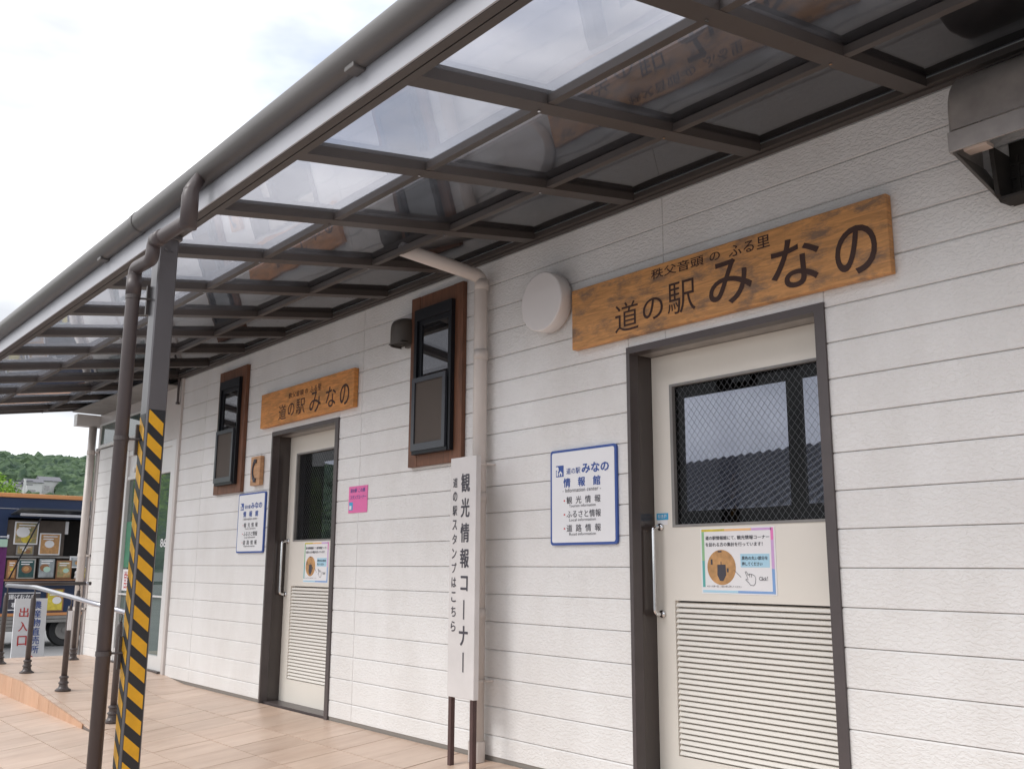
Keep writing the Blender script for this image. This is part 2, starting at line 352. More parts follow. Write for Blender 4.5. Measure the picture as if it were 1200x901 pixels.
K = .10
def ramp_z(x): return min(.05, -.105 + .075*(-x-7.3))
EDGE = -1.19
def floor_z(x, y):
    z = K*y
    if y > EDGE and x < -7.3: z = max(z, ramp_z(x))
    return z
plaza = obj('plaza', prism(bmesh.new(), [(0.0,-.02),(0.0,-.27),(-2.62,-.279),(-2.62,-.266)], 'x', -11.72, 3.2), 'joint')
plaza['kind'] = 'structure'; plaza['label'] = 'beige tiled terrace sloping away from the wall'
ramp = thing('ramp', 'x', 'x'); del ramp['category']; ramp['kind'] = 'structure'; ramp['label'] = 'tiled ramp rising to the glazed entrance'
def tile(x0, x1, y0, y1, parent, fn, n=1, name='tile', m='tile'):
    g = .0028; x0 += g; x1 -= g; y0 += g; y1 -= g
    if x1-x0 < .02 or y1-y0 < .02: return None
    bm = bmesh.new(); G = [[None]*(n+1) for _ in range(n+1)]
    dz = random.uniform(-.0008, .0008)
    for i in range(n+1):
        for j in range(n+1):
            x = x0+(x1-x0)*i/n; y = y0+(y1-y0)*j/n; G[i][j] = bm.verts.new((x, y, fn(x, y)+dz))
    for i in range(n):
        for j in range(n): bm.faces.new((G[i][j], G[i+1][j], G[i+1][j+1], G[i][j+1]))
    bound = [G[i][0] for i in range(n+1)] + [G[n][j] for j in range(1, n+1)] + [G[i][n] for i in range(n-1, -1, -1)] + [G[0][j] for j in range(n-1, 0, -1)]
    low = [bm.verts.new(v.co + Vector((0,0,-.014))) for v in bound]
    for a in range(len(bound)):
        b = (a+1) % len(bound); bm.faces.new((bound[b], bound[a], low[a], low[b]))
    return obj(name, bm, m, parent)
rows = [0, -.385, -.759, -1.133, -1.507, -1.881, -2.255, -2.62]
xs = [-5.275 + .34*k for k in range(-19, 9)]
far = bmesh.new()
for r in range(len(rows)-1):
    y1, y0 = rows[r], rows[r+1]
    for i in range(len(xs)-1):
        x0, x1 = xs[i], xs[i+1]
        x0 = max(x0, -11.70)
        if x1 < -11.6: continue
        on_ramp = x0 < -7.35
        if not on_ramp: tile(x0, x1, y0, y1, plaza, lambda x, y: K*y); continue
        if y0 >= EDGE: tile(x0, x1, y0, y1, ramp, floor_z, 5)
        elif y1 > EDGE:
            tile(x0, x1, EDGE+.003, y1, ramp, floor_z, 3)
            tile(x0, x1, y0, EDGE-.003, plaza, lambda x, y: K*y)
        else: tile(x0, x1, y0, y1, plaza, lambda x, y: K*y)
# the strip of terrace to the right, out of the picture: joined
for r in range(len(rows)-1):
    for i in range(16):
        x0 = xs[-1] + .34*i; y0, y1 = rows[r+1]+.003, rows[r]-.003
        v = [far.verts.new((x, y, K*y)) for x, y in ((x0+.003,y0),(x0+.337,y0),(x0+.337,y1),(x0+.003,y1))]; far.faces.new(v)
o = obj('paving', far, 'tile', plaza); o['kind'] = 'stuff'
# body of the ramp under its tiles and the tiled side of the ramp
prof = [(-7.3, -.118), (-8.0,-.066), (-8.7,-.013), (-9.1,.017), (-9.42,.036), (-11.70,.036), (-11.70,-.27), (-7.3,-.27)]
bm = bmesh.new(); prism(bm, prof, 'y', EDGE+.004, 0.0); obj('ramp_core', bm, 'joint', ramp)
xx = -7.55
while xx > -11.6:
    a, b = xx, max(xx-.3, -11.70); bm = bmesh.new()
    za, zb = ramp_z(a)-.003, ramp_z(b)-.003
    if za > K*EDGE + .004 or zb > K*EDGE+.004:
        prism(bm, [(a-.002, K*EDGE-.01), (a-.002, za), (b+.002, zb), (b+.002, K*EDGE-.01)], 'y', EDGE-.006, EDGE+.003); obj('side_tile', bm, 'ramp_side_tile', ramp)
    xx -= .3

# ------------------------------------------------------------------ the building
bld = thing('station_building', 'long single-storey building clad in off-white embossed horizontal siding with two recessed doors', 'building', (-4, .0, 0))
S = .1515; WR = 3.2; WL = -9.27; ENT_L = -10.73; WING_L = -11.88
D1 = (-3.235, -2.125, 2.12); D2 = (-7.185, -6.118, 2.105)
TOP = 2.94
# backing wall (groove colour) with the two door openings
bm = bmesh.new(); Y0, Y1 = .013, .30
for a, b, z0, z1 in ((D1[1], WR, .02, TOP), (D1[0], D1[1], D1[2], TOP), (D2[1], D1[0], .02, TOP), (D2[0], D2[1], D2[2], TOP), (WL, D2[0], .02, TOP), (WING_L, ENT_L, .0, 2.42), (WING_L, ENT_L, 2.66, 2.94), (ENT_L, WL, 2.27, 2.94)):
    bx(bm, (a, Y0, z0), (b, Y1, z1))
obj('wall', bm, 'groove', bld)
bm = bmesh.new()
for a, b in ((D1[1], WR), (D2[1], D1[0]), (WL, D2[0])): bx(bm, (a, .004, -.05), (b, .2, .024))
obj('base_flashing', bm, 'foundation', bld)
def board(x0, x1, z0, z1):
    g = .0011; c = .005; x0 += g*.5; x1 -= g*.5; z0 += g; z1 -= g
    if x1-x0 < .01 or z1-z0 < .015: return
    bm = bmesh.new()
    B = [bm.verts.new(p) for p in ((x0,.014,z0),(x1,.014,z0),(x1,.014,z1),(x0,.014,z1))]
    Md = [bm.verts.new(p) for p in ((x0,.0055,z0),(x1,.0055,z0),(x1,.0055,z1),(x0,.0055,z1))]
    F = [bm.verts.new(p) for p in ((x0+.003,0,z0+c*.5),(x1-.003,0,z0+c*.5),(x1-.003,0,z1-c*1.3),(x0+.003,0,z1-c*1.3))]
    bm.faces.new(F)
    for P, Q in ((B, Md), (Md, F)):
        for i in range(4): bm.faces.new((P[i], P[(i+1)%4], Q[(i+1)%4], Q[i]))
    obj('siding_board', bm, 'siding', bld)
holes = [(D1[0], D1[1], -1, D1[2]), (D2[0], D2[1], -1, D2[2])]
def boards(xa, xb, joints, zlo, zhi, n0, n1):
    cuts = [xa] + [j for j in joints if xa < j < xb] + [xb]
    for n in range(n0, n1):
        z0, z1 = (n-1+.87)*S, (n+.87)*S
        z0 = max(z0, zlo); z1 = min(z1, zhi)
        if z1 <= z0: continue
        for a, b in zip(cuts, cuts[1:]):
            segs = [(a, b, z0, z1)]
            for h in holes:
                ns = []
                for s in segs:
                    if h[1] <= s[0] or h[0] >= s[1] or h[3] <= s[2] or h[2] >= s[3]: ns.append(s); continue
                    if s[0] < h[0]: ns.append((s[0], h[0], s[2], s[3]))
                    if s[1] > h[1]: ns.append((h[1], s[1], s[2], s[3]))
                    if s[3] > h[3]: ns.append((max(s[0],h[0]), min(s[1],h[1]), h[3], s[3]))
                segs = ns
            for s in segs: board(*s)
boards(WL+.06, WR, [-8.63, -5.81, -2.99, -.17, 2.65], .022, TOP, 0, 20)
boards(WING_L+.12, ENT_L, [], .045, 2.38, 0, 16)
# upper wall, roof overhang above the canopy
bm = bmesh.new(); prism(bm, [(.30,2.945),(-.90,2.945),(-.90,2.995),(.30,2.995)], 'x', WL-.2, WR); obj('eave_soffit', bm, 'soffit', bld)
bm = bmesh.new(); prism(bm, [(-.90,2.94),(-.925,2.94),(-.925,2.99),(-.90,2.99)], 'x', WL-.2, WR); obj('fascia', bm, 'bronze', bld)
bm = bmesh.new(); prism(bm, [(-.935,2.998),(-.935,3.015),(.9,3.32),(2.7,3.02),(2.7,3.0),(.9,3.29)], 'x', WING_L-.25, WR+.05); obj('roof', bm, 'roof_metal', bld)
# the room behind: a narrow dark hall with windows in its far wall, seen through the door glass
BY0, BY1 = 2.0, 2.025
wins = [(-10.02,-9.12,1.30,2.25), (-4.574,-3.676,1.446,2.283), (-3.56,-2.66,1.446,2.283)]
bm = bmesh.new(); xq = WING_L
for a, b, c, d_ in wins:
    bx(bm, (xq,BY0,-.2), (a,BY1,2.94)); bx(bm, (a,BY0,-.2), (b,BY1,c)); bx(bm, (a,BY0,d_), (b,BY1,2.94)); xq = b
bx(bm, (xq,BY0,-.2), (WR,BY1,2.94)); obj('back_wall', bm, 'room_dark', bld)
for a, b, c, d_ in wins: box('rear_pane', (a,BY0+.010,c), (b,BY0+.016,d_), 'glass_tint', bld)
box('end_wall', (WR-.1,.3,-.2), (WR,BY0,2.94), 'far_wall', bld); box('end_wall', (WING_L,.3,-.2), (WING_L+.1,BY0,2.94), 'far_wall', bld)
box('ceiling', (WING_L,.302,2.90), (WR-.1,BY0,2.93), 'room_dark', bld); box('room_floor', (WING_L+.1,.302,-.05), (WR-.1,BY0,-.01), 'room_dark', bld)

# wing: glazed entrance, trim, soffit
box('corner_trim', (WL, -.022, .03), (WL+.062, .012, 2.86), 'cream_trim', bld, .004)
box('lintel', (ENT_L, -.008, 2.27), (WL, .013, 2.80), 'cream_trim', bld)
box('entrance_soffit', (-11.74, -.35, 2.79), (WL-.03, 0.005, 2.80), 'truck_grey', bld)
box('end_beam', (-11.95, -.27, 2.655), (-11.82, .2, 2.79), 'white_trim', bld)
box('upper_band', (WING_L, -.010, 2.665), (ENT_L, .013, 2.79), 'cream_trim', bld)
tw = obj('transom_window', bx(bx(bx(bx(bmesh.new(), (-11.66,-.036,2.387), (-9.97,-.012,2.42)), (-11.66,-.036,2.65), (-9.97,-.012,2.668)), (-11.72,-.036,2.387), (-11.66,-.012,2.668)), (-9.97,-.036,2.387), (-9.93,-.012,2.668)), 'white_trim', bld)
box('pane', (-11.66, -.026, 2.42), (-9.97, -.020, 2.65), 'glass_green', tw)
box('corner_board', (WING_L, -.012, .0), (WING_L+.12, .012, 2.40), 'cream_trim', bld)
ent = obj('entrance_door', bmesh.new(), 'white_trim', bld)
bm = bmesh.new()
for x0, x1 in ((-9.385,-9.275), (-10.06,-9.99), (ENT_L, ENT_L+.06)): bx(bm, (x0,-.015,.06), (x1,.03,2.265))
bx(bm, (ENT_L+.06,-.010,.06), (-9.385,.03,.19)); bx(bm, (ENT_L+.06,-.010,2.21), (-9.385,.03,2.265)); bx(bm, (ENT_L+.06,-.006,.735), (-9.385,.02,.752)); bx(bm, (ENT_L+.06,-.006,1.95), (-9.385,.02,1.985))
obj('frame', bm, 'white_trim', ent)
for a_, b_ in ((-9.99, -9.385), (-10.67, -10.06)): box('pale_upper_area', (a_, .008, 1.985), (b_, .020, 2.21), 'white_trim', ent)  # right one paints in the upper glass's pale reflection; left one is white wall
box('pane', (-9.99, .022, .19), (-9.385, .028, 2.21), 'glass_green', ent)
box('pane', (-10.67, .022, .19), (-10.06, .028, 2.21), 'glass_green', ent)
bm = bmesh.new(); bx(bm, (-10.66,.018,1.02), (-10.1,.021,1.5)); obj('green_film', bm, 'green_print', ent)
bm = bmesh.new(); bx(bm, (-10.66,.018,.78), (-10.1,.0205,1.0)); bx(bm, (-10.5,.018,1.55), (-10.3,.0205,1.85)); obj('white_film', bm, 'paper_white', ent)
bm = bmesh.new()
put(bm, '営業中', -10.6, -10.35, .80, .98, .0175, rot=False); obj('red_lettering', bm, 'ink_red', ent)
bm = bmesh.new(); put(bm, '86', -9.62, -9.47, 1.22, 1.30, .0215); obj('white_lettering', bm, 'paper_white', ent)
bm = bmesh.new()
for z in (1.42, 1.37, 1.32): bx(bm, (-10.36,.0165,z), (-10.20,.018,z+.022))
for z in (1.47, 1.27): bx(bm, (-10.50,.0165,z), (-10.28,.018,z+.012))
obj('lettering', bm, 'paper_white', ent)
box('threshold', (ENT_L, -.05, .02), (WL, .03, .062), 'rail_brown', bld)
o = obj('doorbell_camera', bx(bx(bmesh.new(), (-10.30,-.05,1.99), (-10.20,-.0,2.06), .01), (-10.27,-.09,2.0), (-10.23,-.05,2.045), .01), 'white_trim', bld)
bm = bmesh.new(); tube(bm, [(WL+.02,-.045,2.86), (WL+.02,-.045,2.62)], .012, 8); tube(bm, [(WL+.02,-.045,2.62),(WL+.02,-.045,2.60)], .02, 8); obj('corner_pipe', bm, 'bronze', bld)

def door(name, x0, x1, ztop, label):
    """recessed leaf with wired window, louvre and pull handle; a part of the building"""
    YD = .15
    d = obj(name, bmesh.new(), 'door_paint', bld, label=label)
    L, Rr = x0+.012, x1-.012
    bm = bmesh.new(); bx(bm, (x0-.006,-.012,0), (x0+.016,.05,ztop+.004)); bx(bm, (x1-.042,-.012,-.01), (x1+.004,.05,ztop+.004)); bx(bm, (x0+.016,-.012,ztop-.030), (x1-.042,.05,ztop+.004)); bx(bm, (x1-.042,.05,0), (x1+.004,.2,ztop)); obj('frame', bm, 'bronze', d)
    bm = bmesh.new(); bx(bm, (x0-.002,.05,0), (x0+.014,.19,ztop)); obj('side_reveal', bm, 'reveal', d)
    bm = bmesh.new(); bx(bm, (x0+.014,.05,ztop-.028), (x1-.042,.19,ztop)); obj('head_reveal', bm, 'hood_metal', d)
    gx0, gx1, gz0, gz1 = x0+.145, x1-.050, 1.242, 1.925
    lx0, lx1, lz0, lz1 = x0+.138, x1-.052, .185, .880
    bm = bmesh.new(); ys = (YD, YD+.035); zt = ztop-.030
    bx(bm, (L+.004,ys[0],.012), (gx0-.012,ys[1],zt));  bx(bm, (gx0-.012,ys[0],gz1+.010), (gx1+.012,ys[1],zt))
    bx(bm, (gx0-.012,ys[0],lz1+.006), (gx1+.012,ys[1],gz0-.010)); bx(bm, (gx0-.012,ys[0],.012), (gx1+.012,ys[1],lz0-.004))
    bx(bm, (gx0-.012,ys[0]+.016,lz0-.004), (lx0,ys[1],lz1+.006)); obj('leaf', bm, 'door_paint', d)
    bm = bmesh.new()
    for a, b in (((gx0-.012,YD-.004,gz0-.010),(gx0+.006,YD+.02,gz1+.010)), ((gx1-.006,YD-.004,gz0-.010),(gx1+.012,YD+.02,gz1+.010)), ((gx0+.006,YD-.004,gz0-.010),(gx1-.006,YD+.02,gz0+.002)), ((gx0+.006,YD-.004,gz1-.002),(gx1-.006,YD+.02,gz1+.010))): bx(bm, a, b)
    obj('glazing_bead', bm, 'truck_grey', d)
    box('glass', (gx0+.006,YD+.018,gz0+.002), (gx1-.006,YD+.024,gz1-.002), 'glass_tint', d)
    bm = bmesh.new(); p = .034; t = .0006; yw = YD+.0165   # wired glass: crossed wires
    A0, A1, C0, C1 = gx0+.006, gx1-.006, gz0+.002, gz1-.002
    for s in (1, -1):
        k = -60
        while k < 90:
            pts = []
            c = (A0 if s > 0 else A0) + k*p       # x at z=C0
            sl = .80*s                             # dx per dz
            za, zb = C0, C1
            xa, xb = c, c + sl*(zb-za)
            if xa != xb:
                def clip(z): return c + sl*(z-C0)
                zs = sorted([C0, C1]); cand = [C0 + (A0-c)/sl, C0 + (A1-c)/sl]; lo, hi = min(cand), max(cand)
                z0, z1 = max(C0, lo), min(C1, hi)
                if z1-z0 > .004:
                    a = clip(z0); b = clip(z1); n = Vector((z1-z0, 0, -(b-a))).normalized()*t
                    v = [bm.verts.new(q) for q in ((a-n.x,yw,z0-n.z),(a+n.x,yw,z0+n.z),(b+n.x,yw,z1+n.z),(b-n.x,yw,z1-n.z))]; bm.faces.new(v)
            k += 1
    o = obj('wire_mesh', bm, 'wire', d)
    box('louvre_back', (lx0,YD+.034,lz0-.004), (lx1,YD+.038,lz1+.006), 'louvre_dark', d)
    n = 28; pt = (lz1-lz0)/n
    base = None
    for i in range(n):
        z = lz0 + pt*i
        if base is None:
            bm = bmesh.new(); prism(bm, [(YD+.002, z+.001), (YD-.001, z+.004), (YD+.012, z+pt*.76), (YD+.030, z+pt*.92), (YD+.032, z+pt*.86), (YD+.010, z+.002)], 'x', lx0, lx1)
            base = obj('slat', bm, 'slat_paint', d)
        else:
            c = base.copy(); col.objects.link(c); c.location = (0, 0, pt*i)
    # pull handle
    hx = x0+.058; bm = bmesh.new()
    tube(bm, bend([(hx,YD,1.235), (hx-.006,YD-.055,1.235), (hx-.006,YD-.055,.82), (hx,YD,.82)], .035, 6), .0095, 12)
    for z in (1.235, .82): tube(bm, [(hx,YD,z), (hx,YD-.012,z)], .018, 12)
    obj('handle', bm, 'chrome', d, True)
    bm = bmesh.new(); bx(bm, (x0+.016,.02,-.02), (x1-.04,YD+.03,.012)); obj('threshold', bm, 'bronze', d)
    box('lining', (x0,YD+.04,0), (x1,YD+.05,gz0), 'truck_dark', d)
    return d
door('door', *D1, 'nearest cream door, partly cut by the bottom of the frame')
door('door', *D2, 'far cream door')

def window(x0, x1, z0, z1, label):
    wn = obj('window', bmesh.new(), 'wood_frame', bld, label=label)
    t = .098
    for a, b in (((x0,-.032,z0),(x0+t,.0,z1)), ((x1-t,-.032,z0),(x1,.0,z1))): box('wooden_casing', a, b, 'wood_frame', wn, .003)
    for a, b in (((x0+t,-.030,z1-t),(x1-t,.0,z1-.001)), ((x0+t,-.030,z0+.001),(x1-t,.0,z0+t*.95))): box('wooden_casing', a, b, 'wood_frame', wn, .003)
    a0, a1, b0, b1 = x0+.092, x1-.062, z0+.072, z1-.100
    a1 = x1-.078
    bm = bmesh.new()
    for q in (((a0-.01,-.062,b0),(a0+.020,-.0,b1)), ((a1-.020,-.062,b0),(a1,-.0,b1)), ((a0+.02,-.062,b1-.075),(a1-.02,-.0,b1)), ((a0+.02,-.070,b0),(a1-.02,-.0,b0+.022))): bx(bm, *q)
    obj('frame', bm, 'alu_black', wn)
    mz = b0 + .475*(b1-b0)+.01
    bm = bmesh.new(); s = .036; yA, yB = -.045, -.03
    for q in (((a0+.02,yA,mz),(a0+.02+s,yB,b1-.075)), ((a1-.02-s,yA,mz),(a1-.02,yB,b1-.075)), ((a0+.02+s,yA,b1-.075-.03),(a1-.02-s,yB,b1-.075))): bx(bm, *q)
    obj('upper_sash', bm, 'alu_black', wn)
    box('glass', (a0+.02+s,-.038,mz), (a1-.02-s,-.034,b1-.105), 'glass_dark', wn)
    bm = bmesh.new(); yA, yB = -.076, -.058; s = .032; l0, l1 = a0-.002, a1-.036
    for q in (((l0,yA,b0+.022),(l0+s,yB,mz+.03)), ((l1-s,yA,b0+.022),(l1,yB,mz+.03)), ((l0+s,yA,mz),(l1-s,yB,mz+.03)), ((l0+s,yA,b0+.022),(l1-s,yB,b0+.066))): bx(bm, *q)
    obj('lower_sash', bm, 'alu_slate', wn)
    box('insect_screen', (l0+s,-.066,b0+.066), (l1-s,-.063,mz), 'screen', wn)
    box('backing', (a0+.02,-.028,b0+.02), (a1-.02,-.02,b1-.07), 'truck_dark', wn)
window(-5.160, -4.590, 1.664, 2.785, 'tall narrow window in a brown wooden surround beside the cream drainpipe')
window(-8.270, -7.700, 1.655, 2.757, 'tall narrow window in a brown wooden surround near the glazed entrance')

# ------------------------------------------------------------------ the canopy
can = thing('canopy', 'lean-to walkway canopy of dark aluminium bars with smoky clear roof sheets, gutter and striped post', 'canopy', (-4.35, -1.94, -.2))
def zb(y): return 2.868 + .155*y
CL, CR = -11.86, 3.1
YB = -1.88
bm = bmesh.new(); prism(bm, [(-.035,2.858),(.0,2.858),(.0,2.900),(-.035,2.897)], 'x', CL, CR); obj('wall_channel', bm, 'canopy_alu', can)
bm = bmesh.new(); prism(bm, [(-.060,2.866),(-.036,2.866),(-.036,2.896),(-.060,2.892)], 'x', CL, CR); obj('wall_trim', bm, 'canopy_alu', can)
H = .036; Wd = .080; PIT = .7645
rx = [-1.632 + PIT*k for k in range(-14, 7)]; rx = [x for x in rx if x > CL+.1 and x < CR] ; rx = [CL+.024] + rx
base = None
for x in rx:
    if base is None:
        bm = bmesh.new(); y0, y1 = YB, -.060
        P = [(y0, zb(y0)), (y1, zb(y1)), (y1, zb(y1)+H+.02), (y0, zb(y0)+H+.02)]
        prism(bm, P, 'x', -Wd/2, Wd/2); base = obj('rafter', bm, 'canopy_alu', can); base.location = (x, 0, 0); r0 = base
    else:
        c = base.copy(); col.objects.link(c); c.location = (x, 0, 0)
# bolts at the rafter/purlin crossings and purlins between rafters
pbase = {}
for py in (-.655, -1.335):
    for a, b in zip(rx, rx[1:]):
        L0 = b-a-Wd
        key = (py, round(L0, 3))
        if key in pbase:
            c = pbase[key].copy(); col.objects.link(c); c.location = (a+Wd/2, 0, 0)
        else:
            bm = bmesh.new(); w_ = .040
            P = [(py, zb(py)+.003), (py+w_, zb(py+w_)+.003), (py+w_, zb(py+w_)+H-.001), (py, zb(py)+H-.001)]
            prism(bm, P, 'x', 0, L0); o = obj('purlin', bm, 'canopy_alu', can); o.location = (a+Wd/2, 0, 0); pbase[key] = o
bm = bmesh.new()
for x in rx:
    for py in (-.66, -1.34):
        for s in (-1,):
            tube(bm, [(x+s*.013, py+.012, zb(py)-.001), (x+s*.013, py+.012, zb(py)-.006)], .006, 6)
o = obj('bolts', bm, 'chrome', can); o['kind'] = 'stuff'
sb = {}
for a, b in zip(rx, rx[1:]):
    key = round(b-a, 3)
    if key in sb: c = sb[key].copy(); col.objects.link(c); c.location = (a, 0, 0); continue
    bm = bmesh.new(); y0, y1 = YB-.02, -.061
    v = [bm.verts.new(p) for p in ((.004,y0,zb(y0)+H+.002),(b-a-.004,y0,zb(y0)+H+.002),(b-a-.004,y1,zb(y1)+H+.002),(.004,y1,zb(y1)+H+.002))]
    v2 = [bm.verts.new(q.co+Vector((0,0,.004))) for q in v]
    bm.faces.new(list(reversed(v))); bm.faces.new(v2)
    for i in range(4): bm.faces.new((v[i], v[(i+1)%4], v2[(i+1)%4], v2[i]))
    o = obj('roof_sheet', bm, 'roof_sheet', can); o.location = (a, 0, 0); sb[key] = o
# eave beam: two steps on the underside with a groove between them
bm = bmesh.new()
prism(bm, [(-1.948,2.574),(-1.916,2.574),(-1.916,2.60),(-1.911,2.60),(-1.911,2.574),(-1.880,2.574),(-1.880,2.60),(-1.948,2.60)], 'x', CL, CR); obj('eave_beam', bm, 'canopy_alu', can)
bm = bmesh.new(); prism(bm, [(-1.949,2.576),(-1.955,2.577),(-1.955,2.690),(-1.949,2.690)], 'x', CL, CR); obj('eave_face', bm, 'canopy_face', can)
# round gutter in lengths with joint sleeves
gy, gz, gr = -1.975, 2.720, .054
def gut(a, b, r):
    bm = bmesh.new(); seg = 24; A = []; B = []
    for k in range(seg+1):
        t = R(20) + R(320)*k/seg + R(90); A.append(bm.verts.new((a, gy+r*math.cos(t), gz+r*math.sin(t)))); B.append(bm.verts.new((b, gy+r*math.cos(t), gz+r*math.sin(t))))
    for k in range(seg): bm.faces.new((A[k], A[k+1], B[k+1], B[k]))
    return bm
cuts = [CL-.02, -8.4, -4.72, -1.1, CR]
for a, b in zip(cuts, cuts[1:]): obj('gutter', gut(a+.001, b-.001, gr), 'gutter', can, True)
for x in cuts[1:-1]: obj('gutter_sleeve', gut(x-.004, x+.05, gr+.0025), 'gutter', can, True)
for x in (-5.25, -2.6, -8.9):
    bm = bmesh.new(); bx(bm, (x-.03, gy-.030, gz-gr-.008), (x+.03, gy+.02, gz-gr+.016), .004); obj('gutter_clip', bm, 'gutter', can)
bm = bmesh.new(); tube(bm, [(CL-.022, gy, gz), (CL-.030, gy, gz)], gr+.003, 24); obj('gutter_end', bm, 'gutter', can)
# downpipe with swan neck
PX, PY = -4.43, -2.065
dp = obj('downpipe', tube(bmesh.new(), bend([(-3.86,-2.04,2.62), (-3.86,-2.04,2.48), (-4.22,-2.06,2.475), (-4.22,-2.06,2.395), (PX,PY,2.40), (PX,PY,-.2)], .035, 5), .0305, 18), 'downpipe', can, True)
bm = bmesh.new(); tube(bm, [(-3.86,-2.0,2.69), (-3.86,-2.035,2.62), (-3.86,-2.04,2.59), (-3.86,-2.04,2.445)], [.026, .032, .036, .036], 18); obj('outlet', bm, 'downpipe', dp, True)
bm = bmesh.new(); tube(bm, [(PX,PY,2.36), (PX,PY,2.27)], .0345, 18); obj('sleeve', bm, 'downpipe', dp, True)
bm = bmesh.new(); tube(bm, [(-4.12,-2.055,2.476), (-4.20,-2.06,2.476)], .0345, 18); obj('sleeve', bm, 'downpipe', dp, True)
px0_ = -4.445
for z in (2.26, 1.60, .66):
    bm = bmesh.new(); tube(bm, [(PX,PY,z-.010), (PX,PY,z+.010)], .0335, 18); tube(bm, [(PX,PY+.03,z), (PX+.02,-1.99,z)], .005, 8); bx(bm, (px0_-.004,-2.000,z-.07), (px0_+.010,-1.986,z+.07)); obj('bracket', bm, 'rail_brown', dp)
# post
px0, px1, py0, py1 = -4.445, -4.357, -1.985, -1.895
post = obj('post', prism(bmesh.new(), [(px0,py0+.006),(px0+.006,py0),(px1-.006,py0),(px1,py0+.006),(px1,py1-.006),(px1-.006,py1),(px0+.006,py1),(px0,py1-.006)], 'z', -.25, 2.575), 'post', can)
bm = bmesh.new(); bx(bm, (px0-.012,py0-.006,2.553), (px1+.012,py1+.012,2.574), .003); obj('head_plate', bm, 'post', post)
bm = bmesh.new(); tube(bm, [(px1,-1.925,2.50),(px1+.007,-1.925,2.50)], .009, 6); tube(bm, [(px1,-1.955,2.50),(px1+.007,-1.955,2.50)], .009, 6); obj('bolt', bm, 'post', post)
ZT, ZL, PITCH = 1.735, .06, .1085
bm = bmesh.new(); bx(bm, (px1,py0+.010,ZL), (px1+.0012,py1-.006,ZT)); bx(bm, (px0+.010,py0-.0012,ZL), (px1-.010,py0,ZT-.02)); obj('hazard_tape', bm, 'tape_black', post)
def clip_poly(poly, lo, hi):
    for s, lim in ((1, lo), (-1, -hi)):
        out = []
        for i in range(len(poly)):
            a, b = poly[i], poly[(i+1) % len(poly)]; ia, ib = s*a[1] >= lim, s*b[1] >= lim
            if ia: out.append(a)
            if ia != ib:
                t = (lim/s - a[1])/(b[1]-a[1]); out.append((a[0]+(b[0]-a[0])*t, lim/s))
        poly = out
        if len(poly) < 3: return []
    return poly
z = ZT
while z > ZL-.05:
    a, b = py0+.011, py1-.011
    P = clip_poly([(a,z),(a,z-.058),(b,z-.058-.060),(b,z-.060)], ZL+.012, ZT-.004)
    if P: bm = bmesh.new(); prism(bm, P, 'x', px1+.0014, px1+.0022); obj('yellow_stripe', bm, 'tape_yellow', post)
    a, b = px0+.012, px1-.012
    zz = z-.03
    P = clip_poly([(a,zz),(a,zz-.058),(b,zz-.058-.060),(b,zz-.060)], ZL+.012, ZT-.03)
    if P: bm = bmesh.new(); prism(bm, P, 'y', py0-.0022, py0-.0014); obj('yellow_stripe', bm, 'tape_yellow', post)
    z -= PITCH
# second post of the canopy, outside the picture to the right (mirrored in the near door glass)
obj('post', prism(bmesh.new(), [(-3.4+4.5,py0),(-3.31+4.5,py0),(-3.31+4.5,py1),(-3.4+4.5,py1)], 'z', -.25, 2.575), 'post', can, label='plain grey post to the right of the picture')

# ------------------------------------------------------------------ things on the wall
# cream drainpipe
t = thing('drainpipe', 'cream drainpipe behind the tall white sign, bending outwards under the canopy', 'drainpipe', (-4.365,-.06,0))
bm = bmesh.new(); tube(bm, bend([(-4.40,-.62,2.812), (-4.375,-.06,2.755), (-4.365,-.06,0.02)], .05, 6), .0405, 20); obj('pipe', bm, 'cream_pipe', t, True)
for z in (2.70, 2.27, 1.43, .78): bm = bmesh.new(); tube(bm, [(-4.367,-.06,z-.03), (-4.367,-.06,z+.03)], .0432, 20); obj('collar', bm, 'cream_pipe', t, True)
for z in (1.62, .42): bm = bmesh.new(); tube(bm, [(-4.367,-.06,z-.006), (-4.367,-.06,z+.006)], .045, 20); tube(bm, [(-4.31,-.05,z),(-4.30,0,z)], .006, 8); obj('strap', bm, 'cream_pipe', t)
bm = bmesh.new(); tube(bm, [(-4.366,-.06,-.005), (-4.366,-.06,.10)], .047, 20); obj('shoe', bm, 'cream_pipe', t)
# cream downpipe at the far end
t = thing('drainpipe', 'cream drainpipe on the far corner of the building behind the handrail', 'drainpipe', (-11.84,-.06,.04))
bm = bmesh.new(); tube(bm, [(-11.86,-.07,2.66), (-11.86,-.07,.04)], .045, 16); obj('pipe', bm, 'cream_pipe', t, True)
for z in (2.35, 1.15, .55): bm = bmesh.new(); tube(bm, [(-11.86,-.07,z-.02), (-11.86,-.07,z+.02)], .049, 16); bx(bm, (-11.80,-.04,z-.01), (-11.76,.0,z+.01)); obj('strap', bm, 'cream_pipe', t)

